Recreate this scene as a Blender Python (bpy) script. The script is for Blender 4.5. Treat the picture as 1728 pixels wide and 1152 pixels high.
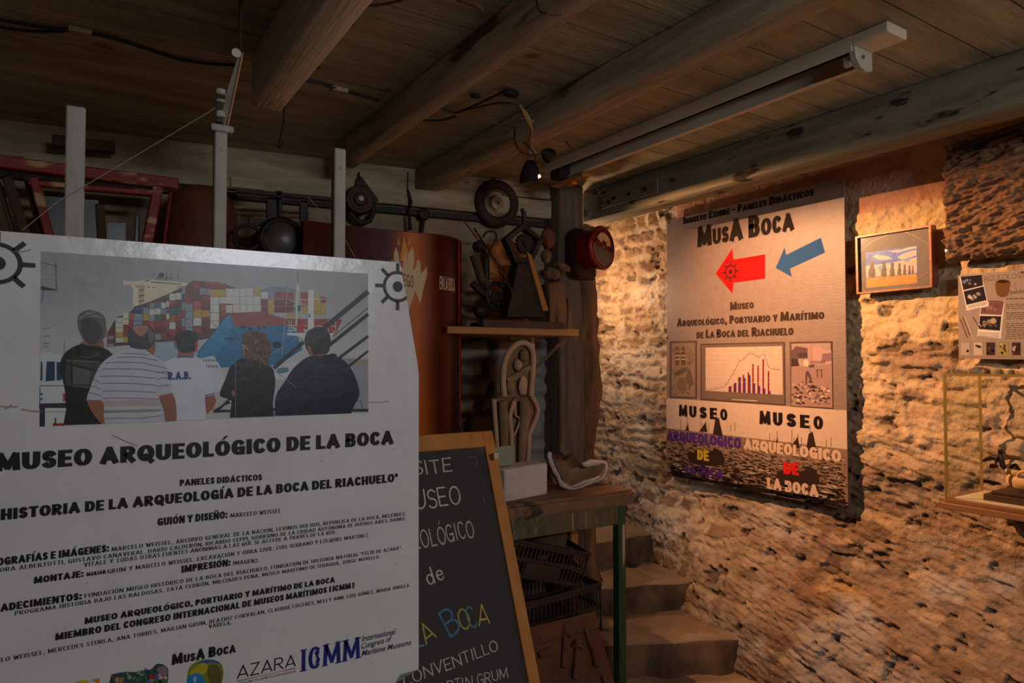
import bpy, bmesh, math, random
import numpy as np
from mathutils import Vector as V, Matrix, Euler, noise as mnoise

for _o in list(bpy.data.objects):
    bpy.data.objects.remove(_o)
S = bpy.context.scene
COL = S.collection
R = math.radians

# ------------------------------------------------------------------ camera, light, exposure
CAM = V((0, 0, 1.6))
CROT = Euler((R(91.6), 0, R(-32.7)), 'XYZ')
cd = bpy.data.cameras.new('camera')
cd.lens = 24; cd.sensor_width = 36; cd.clip_start = 0.05
cam = bpy.data.objects.new('camera', cd); COL.objects.link(cam)
cam.location = CAM; cam.rotation_euler = CROT
S.camera = cam
S.view_settings.view_transform = 'Standard'; S.view_settings.look = 'None'
S.view_settings.gamma = 1; S.view_settings.use_curve_mapping = False
S.view_settings.exposure = 0.0
w = bpy.data.worlds.new('dim_sky'); S.world = w; w.use_nodes = True
w.node_tree.nodes['Background'].inputs[0].default_value = (0.45, 0.55, 0.7, 1)
w.node_tree.nodes['Background'].inputs[1].default_value = 0.6

# daylight coming through the high window behind the camera
al = bpy.data.lights.new('window_daylight', 'AREA'); al.shape = 'RECTANGLE'
al.size = 1.0; al.size_y = 0.17; al.energy = 30.0; al.color = (0.89, 0.94, 1.0)
alo = bpy.data.objects.new('window_daylight', al); COL.objects.link(alo)
alo.location = (0.95, -1.68, 2.27); alo.rotation_euler = (R(90), 0, 0)
# shaded warm lamp under the ceiling, aimed at the stone wall
LAMP = V((1.62, 2.38, 2.385)); AIM = V((2.85, 1.25, 1.65))
sl = bpy.data.lights.new('shaded_spot', 'SPOT'); sl.energy = 235; sl.color = (1.0, 0.51, 0.24)
sl.spot_size = R(120); sl.spot_blend = 0.9; sl.shadow_soft_size = 0.004
slo = bpy.data.objects.new('shaded_spot', sl); COL.objects.link(slo)
slo.location = LAMP
slo.rotation_euler = (AIM - LAMP).to_track_quat('-Z', 'Y').to_euler()
# bulb in the stairwell, behind the corner post
BULB = V((2.46, 3.22, 2.02))
pl = bpy.data.lights.new('stair_bulb', 'POINT'); pl.energy = 13.5; pl.color = (1.0, 0.60, 0.33); pl.shadow_soft_size = 0.03
plo = bpy.data.objects.new('stair_bulb', pl); COL.objects.link(plo); plo.location = BULB

# ------------------------------------------------------------------ helpers
_M = CROT.to_matrix()
def ray(px, py):
    return _M @ V(((px - 864) / 1152, -(py - 576) / 1152, -1))
def onP(px, py, o, n):
    d = ray(px, py); o = V(o); n = V(n)
    return CAM + d * ((o - CAM).dot(n) / d.dot(n))
def onX(px, py, x): return onP(px, py, (x, 0, 0), (1, 0, 0))
def onY(px, py, y): return onP(px, py, (0, y, 0), (0, 1, 0))
def onZ(px, py, z): return onP(px, py, (0, 0, z), (0, 0, 1))

def lin(c):
    def f(x):
        x /= 255.0
        return x / 12.92 if x <= 0.04045 else ((x + 0.055) / 1.055) ** 2.4
    return (f(c[0]), f(c[1]), f(c[2]), 1.0)

def mat(name, c1, c2=None, scale=6, st=(1, 1, 1), rough=0.8, metal=0.0, bump=0.25, bscale=40, bst=None,
        spots=None, attr=False, spec=0.5, coat=0.0):
    m = bpy.data.materials.new(name); m.use_nodes = True
    nt = m.node_tree; N = nt.nodes; L = nt.links
    b = N['Principled BSDF']
    b.inputs['Roughness'].default_value = rough; b.inputs['Metallic'].default_value = metal
    b.inputs['Specular IOR Level'].default_value = spec
    if coat: b.inputs['Coat Weight'].default_value = coat; b.inputs['Coat Roughness'].default_value = 0.12
    tc = N.new('ShaderNodeTexCoord')
    mp = N.new('ShaderNodeMapping'); mp.inputs['Scale'].default_value = st
    L.new(tc.outputs['Object'], mp.inputs[0])
    n1 = N.new('ShaderNodeTexNoise'); n1.inputs['Scale'].default_value = scale; n1.inputs['Detail'].default_value = 8
    n1.inputs['Roughness'].default_value = 0.65
    L.new(mp.outputs[0], n1.inputs['Vector'])
    cr = N.new('ShaderNodeValToRGB'); cr.color_ramp.elements[0].position = 0.34; cr.color_ramp.elements[1].position = 0.68
    L.new(n1.outputs[0], cr.inputs[0])
    out = None
    if attr:
        at = N.new('ShaderNodeAttribute'); at.attribute_name = 'Col'
        cr.color_ramp.elements[0].color = (1 - attr, 1 - attr, 1 - attr, 1); cr.color_ramp.elements[1].color = (1, 1, 1, 1)
        mx = N.new('ShaderNodeMix'); mx.data_type = 'RGBA'; mx.blend_type = 'MULTIPLY'; mx.inputs[0].default_value = 1
        L.new(at.outputs['Color'], mx.inputs[6]); L.new(cr.outputs[0], mx.inputs[7]); out = mx.outputs[2]
    else:
        cr.color_ramp.elements[0].color = lin(c1); cr.color_ramp.elements[1].color = lin(c2 or c1); out = cr.outputs[0]
    for (sc, ssc, th, sst) in (spots or []):
        mp2 = N.new('ShaderNodeMapping'); mp2.inputs['Scale'].default_value = sst
        L.new(tc.outputs['Object'], mp2.inputs[0])
        n2 = N.new('ShaderNodeTexNoise'); n2.inputs['Scale'].default_value = ssc; n2.inputs['Detail'].default_value = 5
        L.new(mp2.outputs[0], n2.inputs['Vector'])
        r2 = N.new('ShaderNodeValToRGB'); r2.color_ramp.elements[0].position = th; r2.color_ramp.elements[1].position = th + 0.05
        L.new(n2.outputs[0], r2.inputs[0])
        mx = N.new('ShaderNodeMix'); mx.data_type = 'RGBA'
        L.new(r2.outputs[0], mx.inputs[0]); L.new(out, mx.inputs[6]); mx.inputs[7].default_value = lin(sc); out = mx.outputs[2]
    L.new(out, b.inputs['Base Color'])
    if bump:
        mp3 = N.new('ShaderNodeMapping'); mp3.inputs['Scale'].default_value = bst or st
        L.new(tc.outputs['Object'], mp3.inputs[0])
        n3 = N.new('ShaderNodeTexNoise'); n3.inputs['Scale'].default_value = bscale; n3.inputs['Detail'].default_value = 8
        L.new(mp3.outputs[0], n3.inputs['Vector'])
        bp = N.new('ShaderNodeBump'); bp.inputs['Strength'].default_value = bump; bp.inputs['Distance'].default_value = 0.01
        L.new(n3.outputs[0], bp.inputs['Height']); L.new(bp.outputs[0], b.inputs['Normal'])
    return m

def tag(o, label=None, cat=None, group=None, kind=None):
    if label: o['label'] = label
    if cat: o['category'] = cat
    if group: o['group'] = group
    if kind: o['kind'] = kind
    return o

def thing(name, loc, label, cat, group=None):
    o = bpy.data.objects.new(name, None); COL.objects.link(o)
    o.empty_display_size = 0.05; o.location = V(loc)
    return tag(o, label, cat, group)

def wloc(o):
    p = V((0, 0, 0))
    while o is not None:
        p += V(o.location); o = o.parent
    return p

class MB:
    def __init__(s): s.v = []; s.f = []
    def add(s, vs, fs):
        n = len(s.v); s.v += [V(x) for x in vs]; s.f += [[i + n for i in f] for f in fs]; return s
    def box(s, c, size, rot=None):
        c = V(c); h = V(size) / 2; vs = []
        for x in (-1, 1):
            for y in (-1, 1):
                for z in (-1, 1):
                    p = V((x * h.x, y * h.y, z * h.z)); vs.append(c + (rot @ p if rot else p))
        return s.add(vs, [(0, 1, 3, 2), (4, 6, 7, 5), (0, 4, 5, 1), (2, 3, 7, 6), (0, 2, 6, 4), (1, 5, 7, 3)])
    def mm(s, a, b):
        a = V(a); b = V(b); return s.box((a + b) / 2, b - a)
    def obox(s, o, ex, ey, ez):
        o = V(o); vs = [o + ex * x + ey * y + ez * z for x in (0, 1) for y in (0, 1) for z in (0, 1)]
        return s.add(vs, [(0, 1, 3, 2), (4, 6, 7, 5), (0, 4, 5, 1), (2, 3, 7, 6), (0, 2, 6, 4), (1, 5, 7, 3)])
    def bar(s, p, q, wd, ht, up=(0, 0, 1)):
        p = V(p); q = V(q); d = (q - p).normalized(); u = V(up)
        sd = d.cross(u)
        if sd.length < 1e-4: sd = d.cross(V((0, 1, 0)))
        sd.normalize(); u = sd.cross(d)
        return s.obox(p - sd * wd / 2 - u * ht / 2, q - p, sd * wd, u * ht)
    def tube(s, pts, r, n=8):
        pts = [V(p) for p in pts]; k = len(pts)
        rr = r if isinstance(r, (list, tuple)) else [r] * k
        vs = []; prev = None
        for i, p in enumerate(pts):
            t = (pts[min(i + 1, k - 1)] - pts[max(i - 1, 0)])
            t = t.normalized() if t.length > 1e-9 else V((0, 0, 1))
            if prev is None:
                a = t.cross(V((0, 0, 1)))
                if a.length < 0.05: a = t.cross(V((1, 0, 0)))
            else: a = prev - t * prev.dot(t)
            a.normalize(); prev = a; b = t.cross(a)
            for j in range(n):
                g = 2 * math.pi * j / n; vs.append(p + (a * math.cos(g) + b * math.sin(g)) * rr[i])
        fs = [(i * n + j, i * n + (j + 1) % n, (i + 1) * n + (j + 1) % n, (i + 1) * n + j) for i in range(k - 1) for j in range(n)]
        fs += [tuple(reversed(range(n))), tuple((k - 1) * n + j for j in range(n))]
        return s.add(vs, fs)
    def lathe(s, prof, o, axis=(0, 0, 1), n=28):
        o = V(o); t = V(axis).normalized(); a = t.cross(V((0, 0, 1)))
        if a.length < 0.05: a = V((1, 0, 0))
        a.normalize(); b = t.cross(a); vs = []
        for (r, h) in prof:
            for j in range(n):
                g = 2 * math.pi * j / n; vs.append(o + t * h + (a * math.cos(g) + b * math.sin(g)) * max(r, 1e-4))
        k = len(prof)
        fs = [(i * n + j, i * n + (j + 1) % n, (i + 1) * n + (j + 1) % n, (i + 1) * n + j) for i in range(k - 1) for j in range(n)]
        fs += [tuple(reversed(range(n))), tuple((k - 1) * n + j for j in range(n))]
        return s.add(vs, fs)
    def torus(s, o, axis, RR, r, n=32, m=8):
        o = V(o); t = V(axis).normalized(); a = t.cross(V((0, 0, 1)))
        if a.length < 0.05: a = V((1, 0, 0))
        a.normalize(); b = t.cross(a); vs = []
        for i in range(n):
            g = 2 * math.pi * i / n; d = a * math.cos(g) + b * math.sin(g)
            for j in range(m):
                h = 2 * math.pi * j / m; vs.append(o + d * (RR + r * math.cos(h)) + t * r * math.sin(h))
        return s.add(vs, [(i * m + j, ((i + 1) % n) * m + j, ((i + 1) % n) * m + (j + 1) % m, i * m + (j + 1) % m) for i in range(n) for j in range(m)])
    def prism(s, pts, depth):
        """pts: 3-D planar outline, depth: extrusion vector"""
        pts = [V(p) for p in pts]; n = len(pts); d = V(depth)
        return s.add(pts + [p + d for p in pts], [tuple(range(n)), tuple(reversed(range(n, 2 * n)))] + [(i, i + n, (i + 1) % n + n, (i + 1) % n) for i in range(n)])
    def blob(s, c, rad, amp=0.15, fr=3.0, seed=0, sub=3, rot=None):
        bm = bmesh.new(); bmesh.ops.create_icosphere(bm, subdivisions=sub, radius=1)
        rad = V(rad) if not isinstance(rad, (int, float)) else V((rad, rad, rad)); c = V(c)
        vs = []
        for v in bm.verts:
            k = 1 + amp * mnoise.noise(v.co * fr + V((seed * 3.1, seed * 1.7, seed)))
            p = V((v.co.x * rad.x, v.co.y * rad.y, v.co.z * rad.z)) * k
            vs.append(c + (rot @ p if rot else p))
        fs = [[v.index for v in f.verts] for f in bm.faces]; bm.free()
        return s.add(vs, fs)
    def build(s, name, m, parent=None, bevel=0.0, smooth=True, ang=35, jig=0.0, sub=0, seg=1):
        me = bpy.data.meshes.new(name)
        base = wloc(parent) if parent is not None else None
        if base is None:
            xs = [v.x for v in s.v]; ys = [v.y for v in s.v]; zs = [v.z for v in s.v]
            base = V(((min(xs) + max(xs)) / 2, (min(ys) + max(ys)) / 2, min(zs)))
        me.from_pydata([v - base for v in s.v], [], s.f)
        o = bpy.data.objects.new(name, me); COL.objects.link(o)
        bm = bmesh.new(); bm.from_mesh(me)
        bmesh.ops.recalc_face_normals(bm, faces=bm.faces)
        if bevel:
            es = [e for e in bm.edges if len(e.link_faces) == 2 and e.calc_face_angle(0) > R(40)]
            bmesh.ops.bevel(bm, geom=es, offset=bevel, segments=seg, affect='EDGES', clamp_overlap=True)
        if sub:
            bmesh.ops.subdivide_edges(bm, edges=bm.edges, cuts=sub, use_grid_fill=True)
        if jig:
            for v in bm.verts:
                q = v.co * 9 + base
                v.co += mnoise.noise_vector(q) * jig + mnoise.noise_vector(q * 4) * jig * 0.4
        bm.to_mesh(me); bm.free()
        if smooth:
            for p in me.polygons: p.use_smooth = True
            me.set_sharp_from_angle(angle=R(ang))
        me.materials.append(m)
        if parent is not None: o.parent = parent
        else: o.location = base
        return o

def copy_tree(o, parent=None):
    c = o.copy(); COL.objects.link(c)
    if parent is not None: c.parent = parent
    for ch in list(o.children): copy_tree(ch, c)
    return c

def spl(pts, k=5, closed=True):
    n = len(pts); out = []
    rng = range(n) if closed else range(n - 1)
    for i in rng:
        g = lambda j: pts[j % n] if closed else pts[max(0, min(n - 1, j))]
        p0, p1, p2, p3 = g(i - 1), g(i), g(i + 1), g(i + 2)
        for q in range(k):
            t = q / k
            out.append(tuple(0.5 * (2 * b + (c - a) * t + (2 * a - 5 * b + 4 * c - d) * t * t + (3 * b - a - 3 * c + d) * t ** 3)
                             for a, b, c, d in zip(p0, p1, p2, p3)))
    if not closed: out.append(tuple(pts[-1]))
    return out

# ---- vectorised value noise
def vnoise(x, y, seed=0):
    xi = np.floor(x).astype(np.int64); yi = np.floor(y).astype(np.int64)
    xf = x - xi; yf = y - yi
    def h(a, b):
        k = (a * 374761393 + b * 668265263 + seed * 982451653) & 0x7fffffff
        k = ((k ^ (k >> 13)) * 1274126177) & 0x7fffffff
        return ((k ^ (k >> 16)) & 0xffff) / 65535.0
    u = xf * xf * (3 - 2 * xf); v = yf * yf * (3 - 2 * yf)
    return (h(xi, yi) * (1 - u) + h(xi + 1, yi) * u) * (1 - v) + (h(xi, yi + 1) * (1 - u) + h(xi + 1, yi + 1) * u) * v
def fbm(x, y, seed=0, o=5):
    t = 0; a = 0.5; s = 0
    for i in range(o):
        t = t + a * vnoise(x * 2 ** i, y * 2 ** i, seed + i * 17); s += a; a *= 0.55
    return t / s
def sstep(a, b, x):
    t = np.clip((x - a) / (b - a), 0, 1); return t * t * (3 - 2 * t)

# ------------------------------------------------------------------ lettering
def arc(cx, cy, rx, ry, a0, a1, n=12):
    return [(cx + rx * math.cos(R(a0 + (a1 - a0) * i / n)), cy + ry * math.sin(R(a0 + (a1 - a0) * i / n))) for i in range(n + 1)]
_O = arc(.5, .5, .5, .5, 90, 450, 22)
_B1 = [(0, 1), (.45, 1)] + arc(.5, .76, .42, .24, 90, -90, 8) + [(0, .52)]
_B2 = [(0, .52), (.45, .52)] + arc(.5, .26, .5, .26, 90, -90, 8) + [(0, 0)]
GL = {
 'A': (.92, [[(0, 0), (.5, 1)], [(.5, 1), (1, 0)], [(.22, .24), (.78, .24)]]),
 'B': (.74, [[(0, 0), (0, 1)], _B1, _B2]),
 'C': (.74, [arc(.55, .5, .55, .5, 48, 312, 18)]),
 'D': (.80, [[(0, 0), (0, 1)], [(0, 1), (.4, 1)] + arc(.4, .5, .6, .5, 90, -90, 12) + [(0, 0)]]),
 'E': (.66, [[(0, 0), (0, 1)], [(0, 1), (1, 1)], [(0, .5), (.85, .5)], [(0, 0), (1, 0)]]),
 'F': (.64, [[(0, 0), (0, 1)], [(0, 1), (1, 1)], [(0, .5), (.85, .5)]]),
 'G': (.80, [arc(.53, .5, .53, .5, 48, 330, 18), [(.5, .42), (1, .42)], [(.98, .45), (.98, 0)]]),
 'H': (.80, [[(0, 0), (0, 1)], [(1, 0), (1, 1)], [(0, .45), (1, .45)]]),
 'I': (.27, [[(.5, 0), (.5, 1)]]),
 'J': (.55, [[(1, 1), (1, .3)] + arc(.5, .3, .5, .3, 0, -150, 8)]),
 'K': (.80, [[(0, 0), (0, 1)], [(0, .42), (1, 1)], [(.3, .55), (1, 0)]]),
 'L': (.62, [[(0, 0), (0, 1)], [(0, 0), (1, 0)]]),
 'M': (1.08, [[(0, 0), (.06, 1)], [(1, 0), (.94, 1)], [(.06, 1), (.5, .12)], [(.94, 1), (.5, .12)]]),
 'N': (.84, [[(0, 0), (0, 1)], [(1, 0), (1, 1)], [(0, 1), (1, 0)]]),
 'O': (.86, [_O]), 'Q': (.88, [_O, [(.5, .28), (1, -.12)]]),
 'P': (.70, [[(0, 0), (0, 1)], [(0, 1), (.45, 1)] + arc(.5, .72, .5, .28, 90, -90, 8) + [(0, .44)]]),
 'R': (.78, [[(0, 0), (0, 1)], [(0, 1), (.45, 1)] + arc(.5, .74, .45, .26, 90, -90, 8) + [(0, .48)], [(.4, .48), (1, 0)]]),
 'S': (.66, [arc(.52, .75, .48, .25, 30, 250, 12) + arc(.5, .25, .5, .25, 80, -150, 14)]),
 'T': (.72, [[(.5, 0), (.5, 1)], [(0, 1), (1, 1)]]),
 'U': (.80, [[(0, 1), (0, .36)] + arc(.5, .36, .5, .36, 180, 360, 12) + [(1, .36), (1, 1)]]),
 'V': (.84, [[(0, 1), (.5, 0)], [(.5, 0), (1, 1)]]),
 'W': (1.15, [[(0, 1), (.25, 0)], [(.25, 0), (.5, .85)], [(.5, .85), (.75, 0)], [(.75, 0), (1, 1)]]),
 'X': (.82, [[(0, 0), (1, 1)], [(0, 1), (1, 0)]]),
 'Y': (.80, [[(0, 1), (.5, .45)], [(1, 1), (.5, .45)], [(.5, .45), (.5, 0)]]),
 'Z': (.74, [[(0, 1), (1, 1)], [(1, 1), (0, 0)], [(0, 0), (1, 0)]]),
 '2': (.62, [arc(.5, .72, .5, .28, 160, -40, 10) + [(0, 0)], [(0, 0), (1, 0)]]),
 '.': (.25, [[(.5, .0), (.5, .06)]]), ',': (.25, [[(.6, .06), (.3, -.14)]]), ':': (.27, [[(.5, .06), (.5, .12)], [(.5, .62), (.5, .68)]]),
 '-': (.5, [[(0, .45), (1, .45)]]), '"': (.35, [[(.2, 1), (.1, .72)], [(.9, 1), (.8, .72)]]),
 '(': (.62, [arc(1.1, .5, 1.0, .8, 140, 220, 8)]), ')': (.62, [arc(-.1, .5, 1.0, .8, 40, -40, 8)]),
 'd': (.6, [arc(.45, .3, .42, .3, 0, 360, 14), [(.9, 1), (.9, 0)]]), 'e': (.55, [[(.05, .32), (.95, .32)] + arc(.5, .3, .48, .3, 10, 320, 12)]),
}
ACC = {'Á': 'A', 'É': 'E', 'Í': 'I', 'Ó': 'O', 'Ú': 'U', 'Ñ': 'N'}
STY = {'chunk': (.33, .21, .06, .30), 'serif': (.24, .10, .16, .5), 'chalk': (.10, .085, .14, .45), 'thin': (.11, .10, .14, .35), 'cond': (.20, .11, .10, .35)}

def ribbon(pts, tk, th, ext=True, closed=False):
    n = len(pts); q = []
    P = [V((p[0], p[1])) for p in pts]
    if ext and not closed:
        d = (P[0] - P[1]).normalized(); P[0] = P[0] + d * ((th / 2 / max(abs(d.y), .5)) if abs(d.y) > .4 else tk * .5)
        d = (P[-1] - P[-2]).normalized(); P[-1] = P[-1] + d * ((th / 2 / max(abs(d.y), .5)) if abs(d.y) > .4 else tk * .5)
    for i in range(n):
        if closed: a = P[(i - 1) % (n - 1)]; b = P[(i + 1) % (n - 1)] if i < n - 1 else P[1]
        else: a = P[max(i - 1, 0)]; b = P[min(i + 1, n - 1)]
        t = (b - a); t = t.normalized() if t.length > 1e-9 else V((1, 0))
        wd = th + (tk - th) * abs(t.y) ** 1.3
        nn = V((-t.y, t.x)) * wd / 2
        q.append((P[i] + nn, P[i] - nn))
    return [[q[i][0], q[i + 1][0], q[i + 1][1], q[i][1]] for i in range(n - 1)]

def text_polys(s, style, rnd=None):
    tk, th, sp, spc = STY[style]; x = 0; out = []
    for ch in s:
        if ch == ' ': x += spc; continue
        low = ch.islower() and not (style == 'chalk' and ch in 'de')
        base = ACC.get(ch.upper(), ch.upper() if low else ch)
        k = 0.76 if low else 1.0
        if base not in GL: continue
        wd, strokes = GL[base]
        if style == 'serif': wd *= 1.05
        if style == 'chunk': wd = max(wd, tk) * 1.0
        wd = max(wd, tk + .02) if base == 'I' else wd
        dx = dy = sh = 0
        if rnd: dx = rnd.uniform(-.02, .02); dy = rnd.uniform(-.05, .05); sh = rnd.uniform(-.06, .06)
        def mp(p):
            X = tk / 2 + p[0] * (wd - tk); Y = th / 2 + p[1] * (1 - th)
            return ((x + (X + dx + sh * Y) * k), (Y + dy) * k)
        for st in strokes:
            cl = len(st) > 6 and abs(st[0][0] - st[-1][0]) < 1e-6 and abs(st[0][1] - st[-1][1]) < 1e-6
            pp = [mp(p) for p in st]
            out += ribbon(pp, tk * k, th * k, True, cl)
            if style == 'serif' and not cl:
                for e, f in ((0, 1), (-1, -2)):
                    d = (V(pp[e]) - V(pp[f])).normalized()
                    if abs(d.y) > .6 and st[e][1] in (0, 1):
                        y0 = 0 if st[e][1] == 0 else 1 - .05; hx = tk * .5 + .10
                        out.append([V((pp[e][0] - hx, y0)), V((pp[e][0] + hx, y0)), V((pp[e][0] + hx, y0 + .05)), V((pp[e][0] - hx, y0 + .05))])
        if ch in 'ÁÉÍÓÚáéíóú':
            out += [[V((x + k * (wd * .42), k * 1.06)), V((x + k * (wd * .42 + tk * .45), k * 1.06)), V((x + k * (wd * .5 + tk), k * 1.3)), V((x + k * (wd * .5 + tk * .35), k * 1.3))]]
        if ch in 'Ññ':
            out += ribbon([(x + k * wd * p, k * (1.14 + q)) for p, q in ((.15, 0), (.35, .07), (.65, -.02), (.85, .06))], th * .8 * k, th * .8 * k, False)
        x += (wd + sp) * k
    return out, x - sp

_fc = {}
def bfont_polys(s, shear=0.0, off=0.0):
    key = (s, shear, off)
    c = bpy.data.curves.new('tmp', 'FONT'); c.body = s; c.size = 1; c.shear = shear; c.offset = off; c.resolution_u = 3
    o = bpy.data.objects.new('tmp', c); COL.objects.link(o)
    dg = bpy.context.evaluated_depsgraph_get(); dg.update()
    me = bpy.data.meshes.new_from_object(o.evaluated_get(dg))
    P = [[V((me.vertices[i].co.x, me.vertices[i].co.y)) / 0.70 for i in p.vertices] for p in me.polygons]
    bpy.data.objects.remove(o); bpy.data.curves.remove(c); bpy.data.meshes.remove(me)
    mx = max(v.x for p in P for v in p); mn = min(v.x for p in P for v in p)
    for p in P:
        for v in p: v.x -= mn
    return P, mx - mn

class Print:
    """flat coloured print lying on a real plane"""
    def __init__(s, o, a, b, n, lift=0.0006, eps=0.000014):
        s.o = V(o); s.a = V(a).normalized(); s.b = V(b).normalized(); s.n = V(n).normalized()
        s.lift = lift; s.eps = eps; s.v = []; s.f = []; s.c = []; s.layer = 0
    def l(s, px, py):
        p = onP(px, py, s.o, s.n) - s.o; return V((p.dot(s.a), p.dot(s.b)))
    def p3(s, q, off=0): return s.o + s.a * q[0] + s.b * q[1] + s.n * off
    def loc(s, pts, col, up=True, clip=None):
        if up: s.layer += 1
        if clip:
            for (A, B) in clip:
                out = []
                f = lambda p: (B.x - A.x) * (p[1] - A.y) - (B.y - A.y) * (p[0] - A.x)
                for i in range(len(pts)):
                    p = V(pts[i]); q = V(pts[(i + 1) % len(pts)]); fp, fq = f(p), f(q)
                    if fp >= 0: out.append(p)
                    if fp * fq < 0: out.append(p + (q - p) * (fp / (fp - fq)))
                pts = out
                if len(pts) < 3: return
        n = len(s.v); z = s.lift + s.layer * s.eps + (len(s.f) % 6) * 2e-6
        s.v += [s.p3(p, z) for p in pts]; s.f.append(list(range(n, n + len(pts)))); s.c.append(lin(col))
    def poly(s, pts, col, up=True, clip=None): s.loc([s.l(*p) for p in pts], col, up, clip)
    def blob(s, pts, col, k=4, up=True): s.poly(spl(pts, k), col, up)
    def line(s, pts, wpx, col, up=True):
        P = [s.l(*p) for p in pts]; sc = (s.l(pts[0][0], pts[0][1] + 10) - s.l(*pts[0])).length / 10
        if up: s.layer += 1
        for q in ribbon(P, wpx * sc, wpx * sc, False): s.loc(q, col, False)
    def rect(s, x0, y0, x1, y1, col, up=True): s.poly([(x0, y0), (x1, y0), (x1, y1), (x0, y1)], col, up)
    def ell(s, cx, cy, rx, ry, col, n=20, up=True):
        s.poly([(cx + rx * math.cos(2 * math.pi * i / n), cy + ry * math.sin(2 * math.pi * i / n)) for i in range(n)], col, up)
    def text(s, t, p0, p1, h, col, style='chunk', up=True, shear=0.0, off=0.0, rnd=None):
        A = s.l(*p0); B = s.l(*p1); H = (s.l(p0[0], p0[1] - h) - A).length
        P, wd = bfont_polys(t, shear, off) if style == 'sans' else text_polys(t, style, rnd)
        d = (B - A); e = d / wd; nn = V((-d.y, d.x)).normalized() * H
        if up: s.layer += 1
        for q in P: s.loc([A + e * v.x + nn * v.y for v in q], col, False)
    def wheel(s, c, rk, col, clip=None, bg=None):
        """ship's wheel emblem; c local centre, rk = ring outer radius (local)"""
        s.layer += 1
        for i in range(8):
            g = math.pi / 4 * i; d = V((math.cos(g), math.sin(g))); t = V((-d.y, d.x))
            a = rk * .9; b = rk * 1.5; h = rk * .115
            s.loc([c + d * a + t * h, c + d * b + t * h, c + d * b - t * h, c + d * a - t * h], col, False, clip)
        n = 40
        for i in range(n):
            g0 = 2 * math.pi * i / n; g1 = 2 * math.pi * (i + 1) / n
            u = V((math.cos(g0), math.sin(g0))); v = V((math.cos(g1), math.sin(g1)))
            s.loc([c + u * rk * .8, c + u * rk, c + v * rk, c + v * rk * .8], col, False, clip)
        s.loc([c + V((math.cos(2 * math.pi * i / 24), math.sin(2 * math.pi * i / 24))) * rk * .34 for i in range(24)], col, False, clip)
    def flush(s, name, m, parent):
        o = s.build(name, m, parent); s.v = []; s.f = []; s.c = []; return o
    def build(s, name, m, parent):
        base = wloc(parent); me = bpy.data.meshes.new(name)
        me.from_pydata([v - base for v in s.v], [], s.f)
        ca = me.color_attributes.new('Col', 'FLOAT_COLOR', 'CORNER')
        arr = []
        for p in me.polygons: arr += list(s.c[p.index]) * p.loop_total
        ca.data.foreach_set('color', arr)
        o = bpy.data.objects.new(name, me); COL.objects.link(o); me.materials.append(m); o.parent = parent
        return o
# ------------------------------------------------------------------ materials
M = {}
M['print'] = mat('printed_ink', (255,)*3, attr=0.12, scale=30, rough=0.36, bump=0.05, bscale=40, spec=.3)
M['printmatte'] = mat('matte_print', (255,)*3, attr=0.10, scale=40, rough=0.75, bump=0.02, bscale=60, spec=.12)
M['poster'] = mat('laminated_card', (196, 193, 192), (208, 205, 204), scale=5, rough=0.24, bump=0.10, bscale=28,
                  spots=[((164, 154, 140), 7, 0.69, (1, 1, 1.6))])
M['ceiling'] = mat('ceiling_planks', (136, 126, 104), (182, 170, 140), scale=3.5, st=(.6, 4, 4), rough=.85, bump=.15, bscale=14,
                   spots=[((62, 46, 34), 3, .66, (1.2, 1.2, 1))])
M['beam'] = mat('whitewashed_beam', (136, 124, 104), (188, 174, 148), scale=5, st=(5, .5, 5), rough=.85, bump=.5, bscale=9,
                spots=[((48, 34, 24), 9, .68, (1, .45, 1)), ((84, 66, 48), 4, .62, (3, .4, 3))])
M['beamlight'] = mat('pale_rough_beam', (206, 194, 168), (232, 220, 196), scale=6, st=(8, .5, 8), rough=.85, bump=.6, bscale=14,
                     spots=[((70, 54, 38), 7, .72, (1, .4, 1))])
M['beamblue'] = mat('grey_painted_beam', (92, 88, 72), (132, 124, 100), scale=5, st=(5, .6, 5), rough=.8, bump=.5, bscale=10,
                    spots=[((40, 24, 18), 11, .61, (1, .5, 1.6)), ((150, 120, 86), 3, .70, (2, .5, 2))])
M['board'] = mat('limewashed_board', (138, 126, 100), (176, 162, 132), scale=5, st=(.6, 5, 5), rough=.85, bump=.4, bscale=16,
                 spots=[((66, 52, 40), 9, .70, (.6, 2, 2))])
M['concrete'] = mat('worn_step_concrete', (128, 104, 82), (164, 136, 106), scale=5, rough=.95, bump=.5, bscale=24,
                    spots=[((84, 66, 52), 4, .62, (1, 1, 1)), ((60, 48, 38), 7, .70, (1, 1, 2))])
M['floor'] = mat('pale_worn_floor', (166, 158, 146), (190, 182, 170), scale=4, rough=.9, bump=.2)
M['riser'] = mat('shaded_stained_riser', (62, 46, 36), (128, 96, 70), scale=7, st=(1, 1, .5), rough=.95, bump=.6, bscale=22)  # stained, and darkened further: shade on the risers put into the colour
M['wallstone'] = mat('rubble_stone_and_plaster', (255,)*3, attr=0.30, scale=16, rough=.95, bump=1.0, bscale=48)
M['backwall'] = mat('dim_back_wall', (255,)*3, attr=0.25, scale=12, rough=.95, bump=.5, bscale=35)
M['plain'] = mat('plain_plaster', (120, 108, 92), (140, 126, 108), rough=.95)
M['whitewood'] = mat('white_painted_stake', (138, 130, 121), (162, 153, 143), scale=8, st=(3, 3, .6), rough=.7, bump=.25, bscale=30,
                     spots=[((86, 58, 38), 26, .63, (1, 1, .5))])
M['iron'] = mat('black_iron', (28, 22, 19), (52, 38, 30), scale=14, rough=.6, metal=.4, bump=.4)
M['rust'] = mat('rusty_iron', (78, 46, 30), (118, 74, 48), scale=12, rough=.85, metal=.2, bump=.5)
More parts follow.
